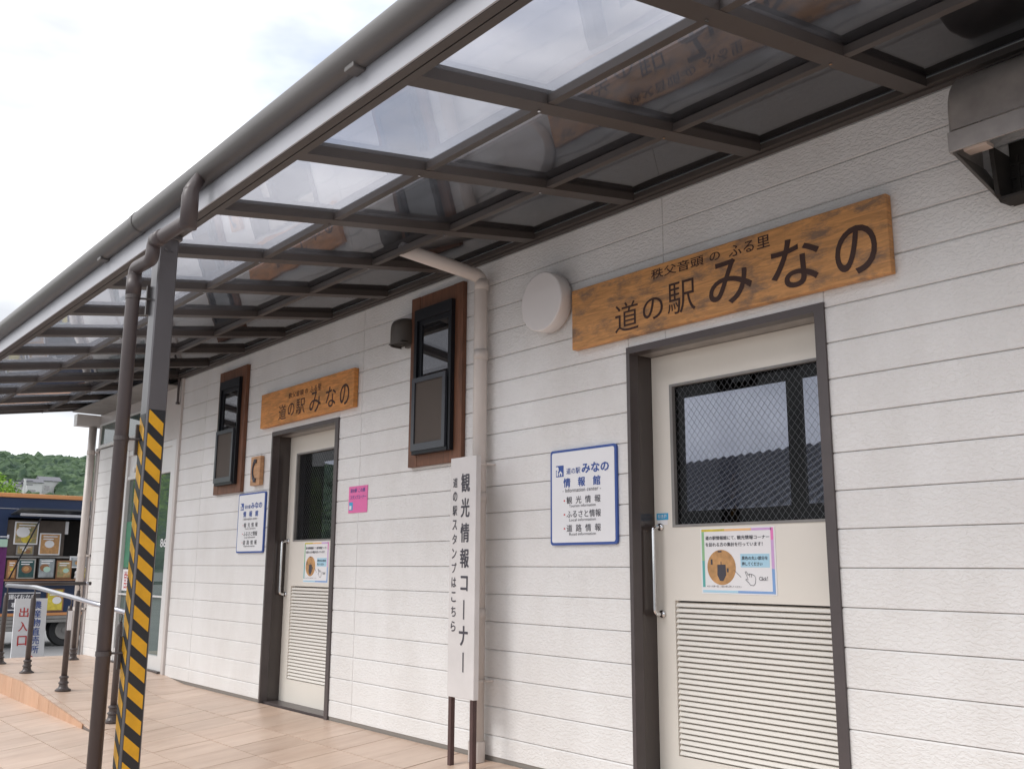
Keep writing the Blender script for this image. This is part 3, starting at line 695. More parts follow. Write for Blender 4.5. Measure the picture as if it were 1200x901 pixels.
# wooden name boards
def nameboard(x0, x1, z0, z1, m, label, chars, sub):
    t = thing('name_board', label, 'sign', ((x0+x1)/2, 0, z0))
    obj('board', bx(bmesh.new(), (x0,-.040,z0), (x1,-.002,z1), .006), m, t)
    words('large_lettering', [(s, a, b, c, d, -.0405, wgt) for s, a, b, c, d, wgt in chars], 'carved', t)
    words('small_lettering', [(s, a, b, c, d, -.0405, .010) for s, a, b, c, d in sub], 'carved', t)
nameboard(-3.605, -1.800, 2.170, 2.496, 'wood_worn', 'weathered wooden name board with large brown Japanese lettering above the near door',
  [('道',-3.285,-3.125,2.200,2.350,.004), ('の',-3.095,-2.965,2.225,2.335,.004), ('駅',-2.935,-2.765,2.222,2.378,.004), ('み',-2.685,-2.445,2.205,2.415,.009), ('な',-2.345,-2.105,2.205,2.425,.009), ('の',-2.035,-1.850,2.195,2.400,.011)],
  [('秩父音頭',-3.035,-2.710,2.425,2.475), ('の',-2.675,-2.615,2.428,2.468), ('ふる里',-2.565,-2.345,2.420,2.475)])
nameboard(-7.365, -5.865, 2.152, 2.436, 'wood_orange', 'orange wooden name board with brown Japanese lettering above the far door',
  [('道',-7.03,-6.90,2.185,2.305,.004), ('の',-6.87,-6.765,2.20,2.30,.004), ('駅',-6.735,-6.59,2.195,2.315,.004), ('み',-6.515,-6.34,2.180,2.340,.004), ('な',-6.265,-6.115,2.19,2.345,.004), ('の',-6.055,-5.925,2.180,2.335,.006)],
  [('秩父音頭',-6.87,-6.62,2.340,2.385), ('の',-6.60,-6.55,2.345,2.38), ('ふる里',-6.52,-6.34,2.34,2.39)])
# telephone sign
t = thing('telephone_sign', 'small pale wooden block with a black telephone receiver, left of the far door', 'sign', (-7.41,0,1.68))
obj('block', bx(bmesh.new(), (-7.500,-.040,1.690), (-7.325,-.002,1.930), .007), 'wood_pale', t)
bm = bmesh.new(); c = []
for k in range(9):
    a = R(-58 + 116*k/8); c.append((-7.345 - .115*math.cos(a)*.95, -.043, 1.81 + .098*math.sin(a)))
tube(bm, c, [.012,.013,.0095,.008,.008,.008,.0095,.013,.012], 10)
for zc in (1.81+.078, 1.81-.078): bx(bm, (-7.428,-.052,zc-.017), (-7.386,-.040,zc+.017), .006)
obj('receiver', bm, 'ink_dark', t)

# information boards
def info(x0, x1, z0, z1, label):
    t = thing('information_board', label, 'sign', ((x0+x1)/2, 0, z0), 'blue-edged information boards beside the doors')
    W = x1-x0; Hh = z1-z0; X = lambda u: x0+W*u; Z = lambda v: z1-Hh*v
    def rr(a, b, c, d, r):
        P = []
        for cx, cz, s in ((b-r, d-r, 0), (a+r, d-r, 90), (a+r, c+r, 180), (b-r, c+r, 270)):
            for k in range(5): q = R(s+22.5*k); P.append((cx+r*math.cos(q), cz+r*math.sin(q)))
        return P
    obj('panel', prism(bmesh.new(), rr(x0, x1, z0, z1, .018), 'y', -.014, -.001), 'ink_navy', t)
    obj('face', prism(bmesh.new(), rr(x0+.013, x1-.013, z0+.013, z1-.013, .012), 'y', -.0152, -.0138), 'sign_white', t)
    y = -.0153; bm = bmesh.new()
    rect(bm, X(.095), X(.215), Z(.285), Z(.165), y)
    obj('logo_square', bm, 'ink_navy', t)
    words('blue_lettering', [('道の駅', X(.26), X(.475), Z(.265), Z(.20), y, .010), ('みなの', X(.495), X(.90), Z(.27), Z(.165), y, .03)] + [(ch, X(.215+.225*i), X(.32+.225*i), Z(.40), Z(.305), y, .035) for i, ch in enumerate('情報館')], 'ink_navy', t)
    bm = bmesh.new(); y2 = y-.0012   # pictogram: tree, house and roof line in white on the blue square
    rect(bm, X(.107), X(.128), Z(.275), Z(.225), y2); rect(bm, X(.115), X(.140), Z(.225), Z(.200), y2)
    prism(bm, [(X(.135),Z(.255)),(X(.168),Z(.222)),(X(.201),Z(.255)),(X(.193),Z(.255)),(X(.193),Z(.275)),(X(.180),Z(.275)),(X(.180),Z(.250)),(X(.158),Z(.250)),(X(.158),Z(.275)),(X(.143),Z(.275)),(X(.143),Z(.255))], 'y', y2-.0008, y2)
    prism(bm, [(X(.112)+.012*math.cos(a*.785)*1.1, Z(.195)+.010*math.sin(a*.785)) for a in range(8)], 'y', y2-.0008, y2)
    obj('pictogram', bm, 'sign_white', t)
    wl = [('- Information center -', X(.20), X(.78), Z(.455), Z(.412), y, 0)]
    for s, e, v in (('観光情報','Tourism information',.50), ('ふるさと情報','Local information',.645), ('道路情報','Road information',.79)):
        n = len(s)
        if n == 4:
            for i, ch in enumerate(s): wl.append((ch, X(.26+.142*i), X(.345+.142*i), Z(v+.075), Z(v), y, .012))
        else: wl.append((s, X(.26), X(.775), Z(v+.075), Z(v), y, .012))
        wl.append((e, X(.30), X(.70), Z(v+.112), Z(v+.083), y, 0))
    words('dark_lettering', wl, 'ink_dark', t)
    for v in (.54, .685, .83): obj('bullet', rect(bmesh.new(), X(.215), X(.235), Z(v+.008), Z(v-.008), y), 'ink_red', t)
info(-3.807, -3.318, 1.152, 1.650, 'blue-edged white information board just left of the near door')
info(-7.752, -7.244, 1.145, 1.636, 'small blue-edged white information board under the telephone sign, left of the far door')

# pink notice
t = thing('pink_notice', 'bright pink paper notice taped to the wall right of the far door', 'notice', (-5.81,0,1.4))
obj('paper', bx(bmesh.new(), (-5.940,-.004,1.405), (-5.690,-.001,1.590)), 'paper_pink', t)
words('lettering', [('道の駅', -5.915, -5.83, 1.545, 1.575, -.0042, .01), ('この奥', -5.81, -5.72, 1.545, 1.575, -.0042, .01), ('スタンプコーナー', -5.915, -5.705, 1.500, 1.527, -.0042, .01)], 'ink_navy', t)
bm = bmesh.new(); rect(bm, -5.93, -5.88, 1.425, 1.480, -.0042); obj('stamp_mark', bm, 'sticker_blue', t)
bm = bmesh.new(); rect(bm, -5.925, -5.895, 1.430, 1.455, -.0056); obj('stamp_highlight', bm, 'sign_white', t)

# tall white sign on two stakes
t = thing('stake_sign', 'tall narrow white sign with vertical Japanese lettering on two brown stakes before the drainpipe', 'sign', (-4.33,-.2,0))
X0, X1, Z0, Z1, YS = -4.458, -4.218, .338, 1.652, -.200
obj('panel', bx(bmesh.new(), (X0,YS,Z0), (X1,YS+.035,Z1), .004), 'vsign_white', t)
w_ = X1-X0; wl = []
def col_text(s, xa, xb, ztop, step, h, wgt, sp=None):
    z = ztop
    for ch in s:
        if ch == 'ー': wl.append((ch, (xa+xb)/2-(xb-xa)*.07, (xa+xb)/2+(xb-xa)*.07, z-h*1.0, z, YS-.0005, wgt, True))
        elif ch in 'コ': wl.append((ch, xa+.008, xb-.008, z-h*.86, z-h*.1, YS-.0005, wgt))
        else: wl.append((ch, xa, xb, z-h, z, YS-.0005, wgt))
        z -= step
col_text('観光情報コーナー', X0+w_*.44, X0+w_*.76, Z1-.095, .1395, .104, .035)
words('large_lettering', wl, 'ink_dark', t)
z = Z1-.115; wl = []
for i, ch in enumerate('道の駅スタンプはこちら'): wl.append((ch, X0+w_*.115, X0+w_*.285, z-.054, z, YS-.0005, .025)); z -= .0795
words('small_lettering', wl, 'ink_dark', t)
for x in (X0+.022, X1-.022): box('stake', (x-.013,YS+.004,-.02), (x+.013,YS+.030,Z0+.003 if x < -4.3 else Z0-.002), 'stake', t)

# lamps and hoods
t = thing('wall_lamp', 'round white drum wall lamp between the drainpipe and the near name board', 'lamp', (-3.79,0,2.3))
bm = bmesh.new(); prof = [(.150,0),(.156,-.012),(.158,-.020)]; 
def drum(cx, cz, prof, seg=48):
    bm = bmesh.new(); rings = [[bm.verts.new((cx+r*math.cos(2*math.pi*k/seg), y, cz+r*math.sin(2*math.pi*k/seg))) for k in range(seg)] for r, y in prof]
    for a, b in zip(rings, rings[1:]):
        for k in range(seg): bm.faces.new((a[k], a[(k+1)%seg], b[(k+1)%seg], b[k]))
    bm.faces.new(rings[-1]); bmesh.ops.recalc_face_normals(bm, faces=bm.faces[:]); return bm
obj('base', drum(-3.79, 2.468, [(.150,0),(.152,-.014),(.148,-.018)]), 'lamp_base', t, True)
o = obj('diffuser', drum(-3.79, 2.468, [(.160,-.016),(.166,-.020),(.1665,-.093),(.1640,-.098),(.1590,-.1005),(.10,-.1015)], 64), 'lamp_shade', t)
for p in o.data.polygons: p.use_smooth = abs(p.normal.y) < .5
def hoodlet(x, z, label):
    t = thing('vent_hood', label, 'vent', (x,0,z)); w2 = .086
    bm = bmesh.new(); n = 16; G_ = []
    for zz, k in ((z,1),(z+.05,1),(z+.10,1),(z+.125,.985),(z+.148,.94),(z+.166,.84),(z+.178,.66),(z+.184,.40),(z+.186,.08)):
        G_.append([bm.verts.new((x - w2*(.25+.75*k)*math.copysign(abs(math.cos(math.pi*q/n))**.75, math.cos(math.pi*q/n)), -.125*k*math.sin(math.pi*q/n)**.7, zz)) for q in range(n+1)])
    for a, b in zip(G_, G_[1:]):
        for q in range(n): bm.faces.new((a[q], a[q+1], b[q+1], b[q]))
    bm.faces.new(G_[-1]); bmesh.ops.recalc_face_normals(bm, faces=bm.faces[:])
    obj('hood', bm, 'hood_bronze', t, True)
    bm = bmesh.new(); bx(bm, (x-w2+.004,-.105,z+.012), (x+w2-.004,-.003,z+.018)); obj('grille', bm, 'hood_inside', t)
    bm = bmesh.new(); bx(bm, (x-.0,-.03,z-.012), (x+w2-.004,-.003,z+.012)); obj('back_plate', bm, 'hood_bronze', t)
hoodlet(-5.235, 2.48, 'small dark bronze round-topped vent hood left of the window by the drainpipe')

t = thing('vent_hood', 'large grey curved exhaust hood cut by the right edge of the picture', 'vent', (-1.15,0,2.35))
HX0, HX1 = -1.440, -.85
arc = [(-.0, 2.815), (-.05, 2.812), (-.09, 2.803)] + [(-.09-.16*math.sin(R(a)), 2.643+.16*math.cos(R(a))) for a in (15, 25, 35, 45, 55, 65, 75, 90)] + [(-.251, 2.558)]
bm = bmesh.new(); A = [[bm.verts.new((x, p[0], p[1])) for p in arc] for x in (HX0+.012, HX1)]; E0 = [bm.verts.new((HX0, p[0]*.965, p[1]-.008)) for p in arc]
for i in range(len(arc)-1):
    f = bm.faces.new((A[0][i], A[0][i+1], A[1][i+1], A[1][i])); f.smooth = True
    bm.faces.new((E0[i], E0[i+1], A[0][i+1], A[0][i]))
bm.faces.new(E0 + [bm.verts.new((HX0, 0, 2.55))])
o = obj('cowl', bm, 'hood_metal', t)
for p in o.data.polygons: p.use_smooth = abs(p.normal.x) < .3
bm = bmesh.new(); bx(bm, (HX0-.003,-.256,2.478), (HX1,-.246,2.552), .002); bx(bm, (HX0-.003,-.246,2.478), (HX0+.006,-.002,2.552)); obj('drip_band', bm, 'hood_metal', t)
bm = bmesh.new()
P8 = [(HX0+.004,-.244,2.477),(HX0+.004,-.002,2.477),(HX0+.085,-.002,2.318),(HX0+.085,-.105,2.318)]
va = [bm.verts.new(p) for p in P8]; vb_ = [bm.verts.new((p[0]+.008, p[1]+(.004 if i in (0,3) else 0), p[2]+.004)) for i, p in enumerate(P8)]
bm.faces.new(va); bm.faces.new(list(reversed(vb_)))
for i in range(4): bm.faces.new((va[i], vb_[i], vb_[(i+1)%4], va[(i+1)%4]))
bmesh.ops.recalc_face_normals(bm, faces=bm.faces[:]); obj('side_plate', bm, 'hood_bronze', t)
bm = bmesh.new(); prism(bm, [(-.140,2.50),(-.002,2.50),(-.002,2.318),(-.085,2.310),(-.12,2.33)], 'x', HX0+.085, HX0+.100); obj('body_plate', bm, 'hood_inside', t)
bm = bmesh.new(); bx(bm, (HX0+.10,-.11,2.312), (HX1,-.004,2.322))
for k in range(5): bx(bm, (HX0+.12+k*.1,-.016,2.325), (HX0+.132+k*.1,-.006,2.50))
for k in range(3): bx(bm, (HX0+.101,-.018,2.36+.05*k), (HX1,-.008,2.366+.05*k))
obj('grille', bm, 'hood_inside', t)
obj('lamp_fitting', prism(bmesh.new(), [(-.22,2.50),(-.15,2.50),(-.16,2.485),(-.21,2.485)], 'x', HX0+.03, HX0+.11), 'lamp_base', t)
bm = bmesh.new(); bx(bm, (HX0+.10,-.006,2.322), (HX1,-.001,2.55)); obj('back_plate', bm, 'hood_inside', t)

# notices on the doors
def notice(x0, x1, z0, z1, y, label):
    t = thing('notice', label, 'notice', ((x0+x1)/2, y, z0), 'laminated notices on the doors')
    W = x1-x0; Hh = z1-z0; X = lambda u: x0+W*u; Z = lambda v: z1-Hh*v
    obj('sheet', bx(bmesh.new(), (x0,y-.0015,z0), (x1,y,z1)), 'paper_white', t); f = y-.0017
    for nm, q, m in (('border',(.02,.34,.02,.055),'yellow_print'),('border',(.34,.70,.02,.055),'orange_soft'),('border',(.70,.955,.02,.055),'lilac'),('border',(.945,.98,.02,.20),'pink_soft'),('border',(.945,.98,.20,.62),'lilac'),('border',(.945,.98,.62,.98),'blue_soft'),('border',(.02,.055,.056,.50),'green_soft'),('border',(.02,.055,.50,.90),'teal_soft'),('border',(.02,.50,.945,.98),'sky_blue_print'),('border',(.50,.944,.945,.98),'blue_soft')):
        if m not in MATS: mat(m, {'orange_soft':(.85,.52,.25),'lilac':(.62,.38,.66),'pink_soft':(.80,.22,.52),'blue_soft':(.22,.38,.68),'green_soft':(.28,.52,.28),'teal_soft':(.12,.42,.40)}[m], .6)
        bm = bmesh.new(); rect(bm, X(q[0]), X(q[1]), Z(q[3]), Z(q[2]), f, .0006); obj(nm, bm, m, t)
    words('lettering', [('道の駅情報館にて、', X(.075), X(.49), Z(.185), Z(.125), f, .02), ('観光情報コーナー', X(.51), X(.93), Z(.185), Z(.125), f, .02), ('を訪れる方の集計を行っています！', X(.075), X(.84), Z(.285), Z(.225), f, .02)], 'ink_dark', t)
    bm = bmesh.new(); rect(bm, X(.545), X(.92), Z(.60), Z(.40), f, .0006); obj('blue_box', bm, 'sky_blue_print', t)
    words('small_lettering', [('黒色の丸い部分を', X(.565), X(.90), Z(.49), Z(.435), f-.0008, .02), ('押してください', X(.565), X(.83), Z(.575), Z(.52), f-.0008, .02), ('Click！', X(.78), X(.89), Z(.79), Z(.73), f, .01), ('※お一人様一回、入館の際に押してください', X(.08), X(.55), Z(.90), Z(.87), f, .0)], 'ink_dark', t)
    rx_, rz_ = W*.195, W*.195; cx, cz = X(.285), Z(.60)
    bm = bmesh.new(); prism(bm, [(cx+rx_*math.cos(2*math.pi*k/32), cz+rz_*math.sin(2*math.pi*k/32)*.98) for k in range(32)], 'y', f-.0006, f); obj('photo', bm, 'tan_print', t)
    bm = bmesh.new(); g = f-.0008
    prism(bm, [(cx-.022,cz+.012),(cx+.024,cz+.012),(cx+.026,cz-.035),(cx+.008,cz-.062),(cx-.010,cz-.060),(cx-.024,cz-.035)], 'y', g-.0006, g)
    rect(bm, cx-.003, cx+.001, cz+.012, cz+.026, g, .0006); rect(bm, cx+.031, cx+.040, cz-.022, cz-.004, g, .0006); rect(bm, cx-.060, cx-.050, cz+.012, cz+.036, g, .0006); rect(bm, cx-.018, cx+.004, cz+.068, cz+.075, g, .0006)
    o = obj('counter_picture', bm, 'ink_dark', t); o['kind'] = 'stuff'
    bm = bmesh.new()
    P = [(.60,.665),(.615,.66),(.635,.70),(.635,.715),(.655,.695),(.675,.70),(.70,.705),(.725,.725),(.735,.77),(.73,.83),(.705,.865),(.665,.86),(.645,.825),(.605,.785),(.610,.77),(.635,.785),(.625,.74),(.60,.665)]
    tube(bm, [(X(a), f-.0006, Z(b)) for a, b in P], .0012, 4, False)
    for a, b in (((.655,.70),(.66,.745)), ((.68,.705),(.684,.745)), ((.45,.635),(.545,.745))): tube(bm, [(X(a[0]), f-.0006, Z(a[1])), (X(b[0]), f-.0006, Z(b[1]))], .0010, 4)
    obj('hand_icon', bm, 'ink_dark', t)
notice(-2.935, -2.520, .922, 1.222, .1495, 'laminated notice with a rainbow border and hand icon on the near door')
notice(-6.853, -6.462, .915, 1.225, .1495, 'laminated notice with a pale border on the far door')
t = thing('door_sticker', 'small blue sticker above the handle of the near door', 'sticker', (-3.17,.15,1.27))
obj('film', bx(bmesh.new(), (-3.205,.1485,1.270), (-3.130,.1498,1.302)), 'sticker_blue', t)
obj('lower_film', bx(bmesh.new(), (-3.200,.1486,1.246), (-3.135,.1498,1.268)), 'paper_white', t)
bm = bmesh.new(); put(bm, '引き戸', -3.195, -3.14, 1.277, 1.296, .1484, .01); obj('lettering', bm, 'paper_white', t)

# ------------------------------------------------------------------ handrail on the ramp
t = thing('handrail', 'brown-posted handrail with silver top rail on the ramp before the entrance', 'handrail', (-9.5,-1,0))
tops = [(-7.44,-1.0,.700), (-8.78,-1.0,.772), (-9.96,-1.0,.832), (-11.07,-1.0,.828)]
bm = bmesh.new(); tube(bm, bend([(-7.32,-1.0,.694)] + tops[1:3] + [(-11.10,-1.0,.830)], .05, 4), .0195, 14); obj('top_rail', bm, 'rail_silver', t, True)
bm = bmesh.new(); tube(bm, [(-11.09,-1.02,.846), (-11.09,-.17,.846)], .0195, 12); obj('side_rail', bm, 'rail_brown', t, True)
bm = bmesh.new(); tube(bm, [(-11.09,-.225,.846), (-11.09,-.20,.846)], .0205, 12); obj('rail_band', bm, 'rail_silver', t, True)
posts = [(-7.50,-1.0,floor_z(-7.5,-1.0),.700), (-8.80,-1.0,floor_z(-8.8,-1.0),.772), (-10.0,-1.0,.05,.832), (-11.07,-1.0,.05,.83), (-11.09,-.29,.05,.846)]
for i, (x, y, z0, z1) in enumerate(posts):
    bm = bmesh.new(); tube(bm, [(x,y,z0+.03), (x,y,z1-.12), (x,y,z1-.10), (x,y,z1-.075)], [.0235,.0235,.019,.017], 12)
    tube(bm, bend([(x,y,z1-.08), (x+.03,y,z1-.06), (x+.03,y,z1-.03), (x,y,z1-.018)], .02, 4), .006, 8)
    p = obj('post', bm, 'rail_brown', t, True)
    bm = bmesh.new(); lathe(bm, [(.062,0),(.064,.010),(.045,.020),(.036,.035),(.033,.055),(.042,.062),(.040,.070),(.030,.078),(.030,.098),(.038,.105),(.036,.115),(.026,.122)], (x,y,z0), 18)
    for a in range(4): tube(bm, [(x+.05*math.cos(a*1.57+.8), y+.05*math.sin(a*1.57+.8), z0+.008), (x+.05*math.cos(a*1.57+.8), y+.05*math.sin(a*1.57+.8), z0+.020)], .007, 6)
    obj('base_flange', bm, 'rail_brown', p)
bm = bmesh.new(); rect(bm, -7.515+.0, -7.485, .42, .54, -1.024); 
bm.free(); bm = bmesh.new(); bx(bm, (-8.79+.012,-1.018,.50), (-8.772+.0,-.985,.66)); obj('label_plate', bm, 'sign_white', t)

# ------------------------------------------------------------------ direction board behind the ramp
t = thing('direction_board', 'white standing board with red entrance lettering, blue lettering and a red arrow behind the handrail', 'sign', (-12.8,-.28,-.27))
def PT(u, v):   # u across 0..1, v up 0..1; board leans back a little and faces +X
    return (-12.8 - .06*v, -.50 + .36*u + .0*v, -.12 + .76*v)
bm = bmesh.new(); cs = []
for dx in (0, -.03):
    cs.append([bm.verts.new((PT(u, v_)[0]+dx, PT(u, v_)[1], PT(u, v_)[2])) for u, v_ in ((0,-.1),(1,-.1),(1,1),(0,1))])
bm.faces.new(cs[0]); bm.faces.new(list(reversed(cs[1])))
for i in range(4): bm.faces.new((cs[1][i], cs[1][(i+1)%4], cs[0][(i+1)%4], cs[0][i]))
obj('panel', bm, 'sign_white', t)
def lean(o):
    for v_ in o.data.vertices: v_.co.x -= .06*(v_.co.z+.12)/.76 - .002
for o in words('red_lettering', [(ch, -.445, -.345, .425-.165*i, .535-.165*i, -12.8, .02, False, '+x') for i, ch in enumerate('出入口')], 'ink_red', t): lean(o)
for o in words('blue_lettering', [(ch, -.290, -.205, .520-.104*i, .610-.104*i, -12.8, .02, False, '+x') for i, ch in enumerate('農産物直売所')], 'ink_navy', t): lean(o)
bm = bmesh.new(); prism(bm, [(-.49,-.085),(-.49,-.045),(-.31,-.045),(-.31,-.005),(-.22,-.065),(-.22,-.085)], 'x', -12.8, -12.799); lean(obj('arrow', bm, 'ink_red', t))
bm = bmesh.new(); bx(bm, (-12.95,-.50,-.27), (-12.76,-.12,-.20), .01); obj('foot', bm, 'rubber', t)

# banner
t = thing('banner_flag', 'purple hanging banner with mint top at the left edge before the food van', 'banner', (-14,-.75,-.27))
bm = bmesh.new(); N_ = 10; A = []; B = []
for k in range(N_+1):
    y = -.95 + .545*k/N_; A.append(bm.verts.new((-14+.02*math.sin(k*1.3), y, .50))); B.append(bm.verts.new((-14+.02*math.sin(k*1.3+.5), y, 1.28)))
for k in range(N_): bm.faces.new((A[k], A[k+1], B[k+1], B[k]))
bmesh.ops.solidify(bm, geom=bm.faces[:], thickness=.003); obj('cloth', bm, 'purple_print', t)
bm = bmesh.new(); bx(bm, (-14.015,-.96,1.27), (-13.985,-.405,1.37)); obj('top_band', bm, 'mint', t)
bm = bmesh.new(); tube(bm, [(-14,-.95,-.27), (-14,-.95,1.45)], .012, 8); tube(bm, [(-14,-.95,1.40), (-14,-.40,1.40)], .008, 8); tube(bm, [(-14,-.40,1.38),(-14,-.40,1.43)], .014, 8); obj('pole', bm, 'rail_silver', t)
bm = bmesh.new(); bx(bm, (-14.2,-1.15,-.27), (-13.8,-.75,-.19), .02); obj('base', bm, 'rubber', t)

# ------------------------------------------------------------------ food van
t = thing('food_van', 'navy kitchen van with an orange roof edge and an open serving hatch', 'van', (-17.8,.5,-.27))
VX = -17.2
def vb(a, b, c, d, x0=VX-.04, x1=VX): return ((x0,a,c),(x1,b,d))
body = bmesh.new()
bx(body, *vb(-1.6,.27,.28,2.12)); bx(body, *vb(.27,2.35,1.80,2.12)); bx(body, *vb(.27,2.35,.28,.80)); bx(body, (VX-1.5,-1.6,.28), (VX-1.46,2.35,2.12)); bx(body, (VX-1.46,-1.6,.28), (VX-.04,-1.56,2.12)); bx(body, (VX-1.46,2.31,.28), (VX-.04,2.35,2.12)); bx(body, (VX-1.46,-1.56,.28), (VX-.04,2.31,.32))
obj('body', body, 'navy_paint', t)
obj('roof_edge', bx(bmesh.new(), (VX-1.54,-1.64,2.12), (VX+.03,2.39,2.19), .01), 'orange_paint', t)
obj('rail_strip', bx(bmesh.new(), (VX,-1.6,1.935), (VX+.012,1.5,1.945)), 'rail_silver', t)
bm = bmesh.new(); bx(bm, (VX-.75,.27,.8), (VX-.70,2.31,1.8)); obj('back_wall', bm, 'truck_dark', t)
bm = bmesh.new(); bx(bm, (VX-.06,.27,.82), (VX-.045,1.16,1.76)); obj('menu_wall', bm, 'truck_inside', t)
obj('counter', bx(bmesh.new(), (VX-.3,.25,.79), (VX+.18,2.35,.815), .004), 'counter_wood', t)
obj('shelf', bx(bmesh.new(), (VX-.04,.27,1.155), (VX+.05,2.31,1.185)), 'truck_grey', t)
bm = bmesh.new(); prism(bm, [(VX,1.84),(VX+.0,1.86),(VX+.62,1.93),(VX+.62,1.905)], 'y', .30, 2.2); obj('hatch_flap', bm, 'alu_slate', t)
obj('flap_bar', bx(bmesh.new(), (VX+.60,.30,1.80), (VX+.64,1.6,1.84), .004), 'rail_silver', t)
obj('orange_stripe', bx(bmesh.new(), (VX-.04,-1.6,.235), (VX+.012,2.35,.28)), 'orange_paint', t)
for k in range(4): obj('skirt_slat', bx(bmesh.new(), (VX-.03,-1.6,.005+.058*k), (VX+.004,.98,.055+.058*k), .004), 'truck_grey', t)
for k in range(2): obj('skirt_slat', bx(bmesh.new(), (VX-.03,.99,.121+.058*k), (VX+.004,1.62-.1*k,.171+.058*k), .004), 'truck_grey', t)
def wheel(y):
    bm = bmesh.new(); seg = 28; cx, cz, r = VX-.14, -.01, .26
    rings = []
    for x, rr in ((VX-.26,.22),(VX-.27,.25),(VX-.25,.26),(VX-.12,.26),(VX-.10,.25),(VX-.11,.165)):
        rings.append([bm.verts.new((x, y+rr*math.cos(2*math.pi*k/seg), cz+rr*math.sin(2*math.pi*k/seg))) for k in range(seg)])
    for a, b in zip(rings, rings[1:]):
        for k in range(seg): bm.faces.new((a[k], a[(k+1)%seg], b[(k+1)%seg], b[k]))
    wl = obj('wheel', bm, 'rubber', t)
    bm = bmesh.new(); tube(bm, [(VX-.16,y,cz), (VX-.125,y,cz)], [.17,.15], 20); tube(bm, [(VX-.125,y,cz), (VX-.11,y,cz)], .05, 12); obj('rim', bm, 'truck_grey', wl)
wheel(1.32); wheel(-1.1)
bm = bmesh.new(); bx(bm, (VX-1.4,-1.5,-.02), (VX-.3,2.3,.24)); obj('chassis', bm, 'truck_dark', t)
bm = bmesh.new(); tube(bm, [(VX+.60,.62,1.80), (VX+.12,.30,.72)], .012, 8); st = obj('flap_stay', bm, 'tape_black', t)
# sign on the body
bm = bmesh.new(); bx(bm, (VX,.36,.325), (VX+.010,.86,.605)); sg = obj('name_panel', bm, 'ink_dark', t)
words('lettering', [('揚げおかき', .39, .78, .50, .575, VX+.0102, .03, False, '+x'), ('専門店', .44, .74, .365, .45, VX+.0102, .03, False, '+x')], 'paper_white', sg)
bm = bmesh.new(); bx(bm, (VX+.010,.36,.59), (VX+.012,.86,.605)); bx(bm, (VX+.010,.36,.325), (VX+.012,.86,.34)); obj('edge_line', bm, 'paper_white', sg)
def card(name, label, y0, y1, z0, z1, frame, pic, x=VX+.02, cat='picture'):
    c = thing(name, label, cat, (x, (y0+y1)/2, z0)); e = .02
    obj('frame', bx(bmesh.new(), (x-.02,y0,z0), (x,y1,z1)), frame, c); obj('picture', bx(bmesh.new(), (x,y0+e,z0+e), (x+.003,y1-e,z1-e)), pic, c)
    rn = random.Random(label); wy, wz = y1-y0-2*e, z1-z0-2*e
    dx_ = .0
    for nm, m_ in (('dish', rn.choice(['yellow_print','tan_print','counter_wood'])), ('dish', rn.choice(['paper_white','mint','tan_print']))):
        cy, cz, q = y0+e+wy*rn.uniform(.3,.7), z0+e+wz*rn.uniform(.2,.55), min(wy,wz)*rn.uniform(.16,.3)
        obj(nm, prism(bmesh.new(), [(cy+q*1.2*math.cos(k*.52), cz+q*math.sin(k*.52)) for k in range(12)], 'x', x+.003+dx_, x+.0045+dx_), m_, c); dx_ += .002
    bm_ = bmesh.new()
    for k in range(2): bx(bm_, (x+.003, y0+e+wy*.12, z1-e-wz*(.14+.13*k)), (x+.0095, y1-e-wy*(.12+.2*k), z1-e-wz*(.08+.13*k)))
    obj('caption', bm_, 'paper_white', c)
    return c
card('poster', 'white-edged food poster hung highest at the left of the van hatch', .385, .745, 1.37, 1.735, 'paper_white', 'food_print', VX-.02)
card('poster', 'food poster with a white caption hung second in the van hatch', .775, 1.10, 1.205, 1.56, 'paper_white', 'tan_print', VX-.02)
card('poster', 'small dark green poster below the highest food poster in the van hatch', .44, .70, 1.20, 1.36, 'truck_grey', 'food_print', VX-.02)
card('menu_board', 'black chalk menu board with a pale frame on the van counter', .46, .725, .825, 1.14, 'far_wall', 'teal_print', VX+.08)
card('picture_frame', 'dark brown frame with a grey picture on the van counter', .76, 1.03, .825, 1.16, 'truck_dark', 'grey_print', VX+.08)
card('picture_frame', 'orange wooden frame with a dark picture on the van counter', 1.05, 1.29, .825, 1.12, 'counter_wood', 'food_print', VX+.06)
card('poster', 'orange and white cards at the left end of the van counter', .31, .45, .825, 1.12, 'counter_wood', 'tan_print', VX+.06)
card('price_sheet', 'white price sheet hung at the right of the van hatch', 1.25, 1.58, 1.0, 1.19, 'paper_white', 'grey_print', VX+.055)
card('flyer', 'yellow and tan flyer on the side of the van below the counter', .95, 1.22, .30, .66, 'counter_wood', 'yellow_print', VX+.02)
def figurine(y, label, m1, s):
    c = thing('figurine', label, 'ornament', (VX+.08, y, .815))
    obj('body', lathe(bmesh.new(), [(.02*s,0),(.05*s,.02*s),(.055*s,.06*s),(.04*s,.10*s),(.02*s,.11*s)], (VX+.08,y,.815), 14), m1, c, True)
    obj('head', lathe(bmesh.new(), [(.01*s,.10*s),(.045*s,.12*s),(.05*s,.16*s),(.035*s,.20*s),(.008*s,.215*s)], (VX+.08,y,.815), 14), m1, c, True)
figurine(1.47, 'round golden ornament at the right end of the van counter', 'yellow_print', .9)
figurine(1.37, 'small white ornament beside the golden one on the van counter', 'paper_white', .65)
# hanging white paper and clothes-like bags inside the hatch
t = thing('hanging_slip', 'narrow white paper slip hanging at the top of the van hatch', 'notice', (VX-.1,1.2,1.55)); obj('paper', bx(bmesh.new(), (VX-.06,1.155,1.55), (VX-.055,1.215,1.76)), 'paper_white', t)

